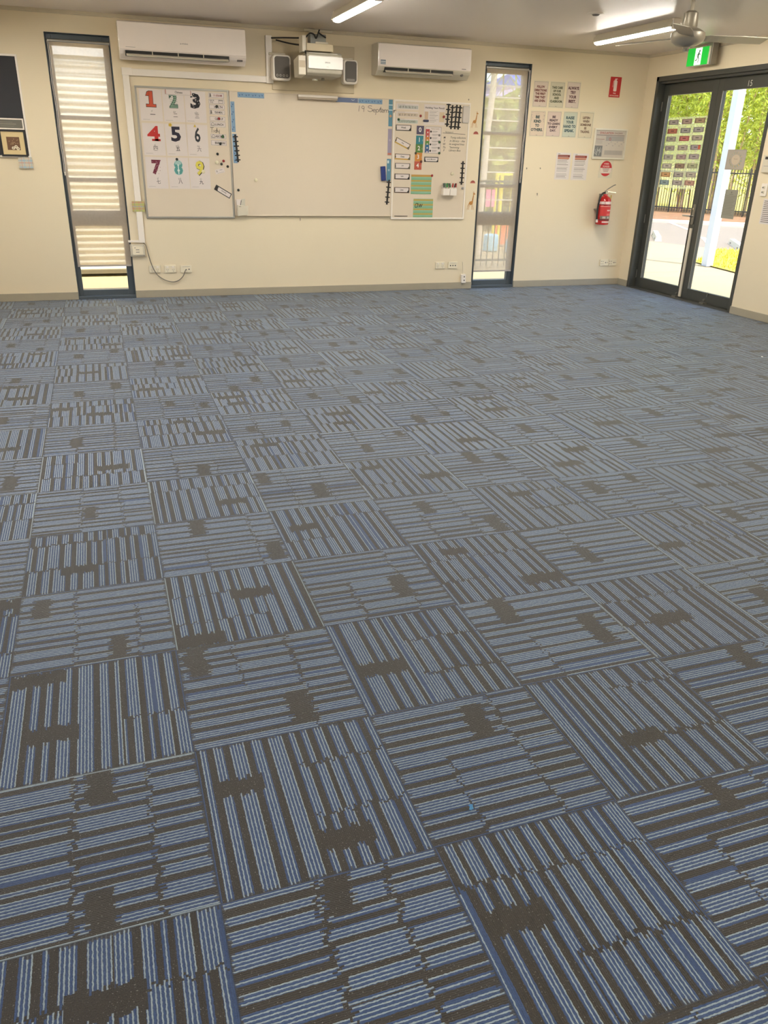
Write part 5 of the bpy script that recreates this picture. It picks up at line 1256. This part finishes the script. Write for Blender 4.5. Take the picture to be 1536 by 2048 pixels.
for x in (2.165, 4.965):  # unseen rows, added to help light the room
    for y, lb in ((2.4, 'middle'), (-2.2, 'rear')):
        batten(x, y, y + 1.22, 'added unseen batten light in the %s row over the camera, %s column' % (lb, 'window' if x < 3 else 'door'))
batten(-.635, 5.55, 6.77, 'lit batten ceiling light above the dark pinboard, just out of the picture')
batten(-.6, 2.4, 3.62, 'added unseen batten light in the middle row close to the side windows')  # this and the next: more unseen battens added for room light
batten(-.6, -2.2, -.98, 'added unseen batten light in the rear row close to the side windows')
r = thing('ceiling_fan', 'grey metal ceiling fan near the exit sign', 'ceiling fan', (4.14, 4.34, 2.325))
M_fan = pm('fan_metal', (176, 168, 152), .32, metal=.35)
MB().lathe([(.02, -.075), (.03, -.062), (.075, -.052), (.11, -.03), (.122, 0), (.118, .028), (.08, .05), (.05, .062), (.001, .062)], (0, 0, 0), M_fan, 28).build('motor', r, smooth=True)
MB().lathe([(.001, -.09), (.02, -.09), (.024, -.074), (.001, -.074)], (0, 0, 0), M_steel, 14).build('hub_cap', r, smooth=True)
MB().lathe([(.05, .06), (.055, .075), (.05, .15), (.03, .165), (.001, .165)], (0, 0, 0), M_fan, 20).build('coupling_cover', r, smooth=True)
MB().cyl((0, 0, .16), (0, 0, .30), .013, .013, M_fan, 12).build('down_rod', r, smooth=True)
MB().lathe([(.02, .26), (.06, .30), (.065, .331), (.001, .331)], (0, 0, 0), M_fan, 20).build('canopy_cup', r, smooth=True)
for a in (-12, 108, 228):
    mb = MB(); vs = []
    for x, wd in ((.09, .030), (.16, .055), (.40, .066), (.60, .058)):
        for s_ in (-1, 1):
            for dz in (-.002, .002): vs.append((x, s_ * wd, s_ * wd * -.22 + dz))
    fs = []
    for k in range(3):
        b = 4 * k; fs += [(b, b + 4, b + 6, b + 2), (b + 1, b + 3, b + 7, b + 5), (b, b + 1, b + 5, b + 4), (b + 2, b + 6, b + 7, b + 3)]
    fs += [(0, 2, 3, 1), (12, 13, 15, 14)]
    mb.raw(vs, fs, M_fan); mb.build('blade', r, rz=math.radians(a))
# exit sign
r = thing('exit_sign', 'green running man exit sign hanging above the glass doors', 'exit sign', (6.25, 6.88, 2.455), RZ)
M_eg = pm('exit_green', (24, 160, 50), .4, emit=.35); M_ew = pm('exit_white', (238, 240, 230), .4, emit=.5)
MB().box(-.185, .19, .0, .05, .0, .172, M_white).build('housing', r, bevel=.004)
MB().box(-.183, .148, -.008, .0, .003, .17, M_eg).build('lit_panel', r, bevel=.002)
MB().box(.19, .215, -.012, .06, -.002, .202, M_steel).box(.1, .2, .0, .05, .172, .202, M_steel).build('mount_bracket', r, bevel=.003)
mb = MB().rect(-.057, .048, .006, .166, .0086, M_ew)
mg = q(14, 96, 36)
mb.disc(.012, .137, .011, .0092, mg, 12)
mb.stroke([(.004, .122), (-.006, .085)], .02, mg, .0092).stroke([(-.004, .085), (.012, .06), (.004, .028)], .011, mg, .0092).stroke([(-.006, .082), (-.02, .055), (-.045, .05)], .011, mg, .0092)
mb.stroke([(.004, .116), (.024, .1), (.036, .112)], .008, mg, .0092).stroke([(.0, .116), (-.02, .102), (-.026, .084)], .008, mg, .0092)
mb.build('running_man', r)
r = thing('ceiling_sensor', 'small round white sensor on the ceiling before the batten light', 'sensor', (4.21, 5.736, H))
MB().lathe([(.001, -.012), (.05, -.012), (.07, -.006), (.072, 0), (.001, 0)], (0, 0, 0), M_white, 22).build('ring', r, smooth=True)
MB().lathe([(.001, -.022), (.025, -.02), (.035, -.011), (.001, -.011)], (0, 0, 0), M_grey, 18).build('lens', r, smooth=True)

# specks on the carpet
M_fl = pm('blue_fluff', (90, 150, 196), .9)
mb = MB().tube([(-.004, -.006, .004), (.002, .0, .012), (0, .006, .005)], .0035, M_fl, 6).tube([(.004, -.004, .003), (0, .002, .010)], .003, M_fl, 6)
tag(mb.build('carpet_lint', loc=(.634, .086, 0)), 'tiny blue tuft of lint on the carpet in the foreground', 'lint')
mb = MB().raw([(-.008, -.01, .002), (.01, -.006, .002), (.006, .01, .006), (-.006, .006, .003)], [(0, 1, 2, 3)], q(236, 236, 230))
tag(mb.build('paper_bit', loc=(5.149, 3.992, 0)), 'tiny white paper bit on the carpet near the door side', 'paper bit')

# pieces that sit on a part of their thing go one level deeper
ON = {'lettering': ('front_panel', 'diagram'), 'energy_sticker': ('front_panel',), 'status_display': ('front_panel',), 'squeeze_lever': ('valve',), 'carry_handle': ('valve',), 'nozzle': ('hose',), 'printed_band': ('cylinder_body',),
      'running_man': ('lit_panel',), 'emblem': ('grille',), 'hub_cap': ('motor',), 'switch': ('plate',), 'socket_slot': ('plate',), 'cap': ('barrel',), 'button': ('face_plate',), 'screw': ('back_box',), 'seam': ('sheet',)}
for o in list(col.objects):
    if o.parent is not None and o.parent.parent is None:
        for up in ON.get(o.name.split('.')[0], ()):
            p = [c for c in o.parent.children if c.name.split('.')[0] == up and c != o]
            if p: o.parent = p[0]; break

# ------------------------------------------------------------------ light, sky, camera
w = bpy.data.worlds.new('sky'); bpy.context.scene.world = w; w.use_nodes = True
nt = w.node_tree; bg = nt.nodes['Background']
sky = nt.nodes.new('ShaderNodeTexSky'); sky.sky_type = 'NISHITA'; sky.sun_disc = False
sky.sun_elevation = math.radians(55); sky.sun_rotation = math.radians(180); sky.air_density = 1.0; sky.dust_density = 1.5; sky.ozone_density = 1.0
nt.links.new(sky.outputs[0], bg.inputs[0]); bg.inputs[1].default_value = 0.23
s = bpy.data.lights.new('sun', 'SUN'); s.energy = 1.7; s.angle = math.radians(.6); s.color = (1, .95, .84)
so = bpy.data.objects.new('sun', s); col.objects.link(so); so.rotation_euler = Vector((-.16, .32, -1.0)).to_track_quat('-Z', 'Y').to_euler()
for n, (a, b, z0, z1) in enumerate(LW):          # sky portals in the side windows
    l = bpy.data.lights.new('window_portal', 'AREA'); l.shape = 'RECTANGLE'; l.size = b - a; l.size_y = z1 - z0; l.cycles.is_portal = True
    lo = bpy.data.objects.new('window_portal', l); col.objects.link(lo); lo.location = (XL - .12, (a + b) / 2, (z0 + z1) / 2); lo.rotation_euler = (PI / 2, 0, -PI / 2)
l = bpy.data.lights.new('door_portal', 'AREA'); l.shape = 'RECTANGLE'; l.size = 1.93; l.size_y = 2.4; l.cycles.is_portal = True
lo = bpy.data.objects.new('door_portal', l); col.objects.link(lo); lo.location = (XR + .2, 6.78, 1.2); lo.rotation_euler = (PI / 2, 0, PI / 2)

cam = bpy.data.cameras.new('camera'); co = bpy.data.objects.new('camera', cam); col.objects.link(co)
C = Vector((-0.085305, -1.23443, 1.488329))
right = Vector((0.9460587552, -0.3230764141, 0.0243815977)); down = Vector((-0.1129010046, -0.3992699763, -0.9098554002)); fwd = Vector((0.3036876599, 0.8580239605, -0.4142085084))
M = Matrix((right, -down, -fwd)).transposed().to_4x4(); M.translation = C
co.matrix_world = M
cam.sensor_fit = 'VERTICAL'; cam.sensor_height = 36.0; cam.lens = 1567.07 / 2048 * 36.0; cam.clip_start = .05; cam.clip_end = 300
sc = bpy.context.scene; sc.camera = co
sc.view_settings.view_transform = 'Standard'; sc.view_settings.look = 'None'; sc.view_settings.exposure = 1.70
sc.cycles.max_bounces = 6; sc.cycles.diffuse_bounces = 3; sc.cycles.use_adaptive_sampling = True; sc.cycles.adaptive_threshold = 0.06; sc.cycles.adaptive_min_samples = 16; sc.cycles.transparent_max_bounces = 16; sc.cycles.caustics_reflective = False; sc.cycles.caustics_refractive = False
sc.cycles.sample_clamp_indirect = 6.0
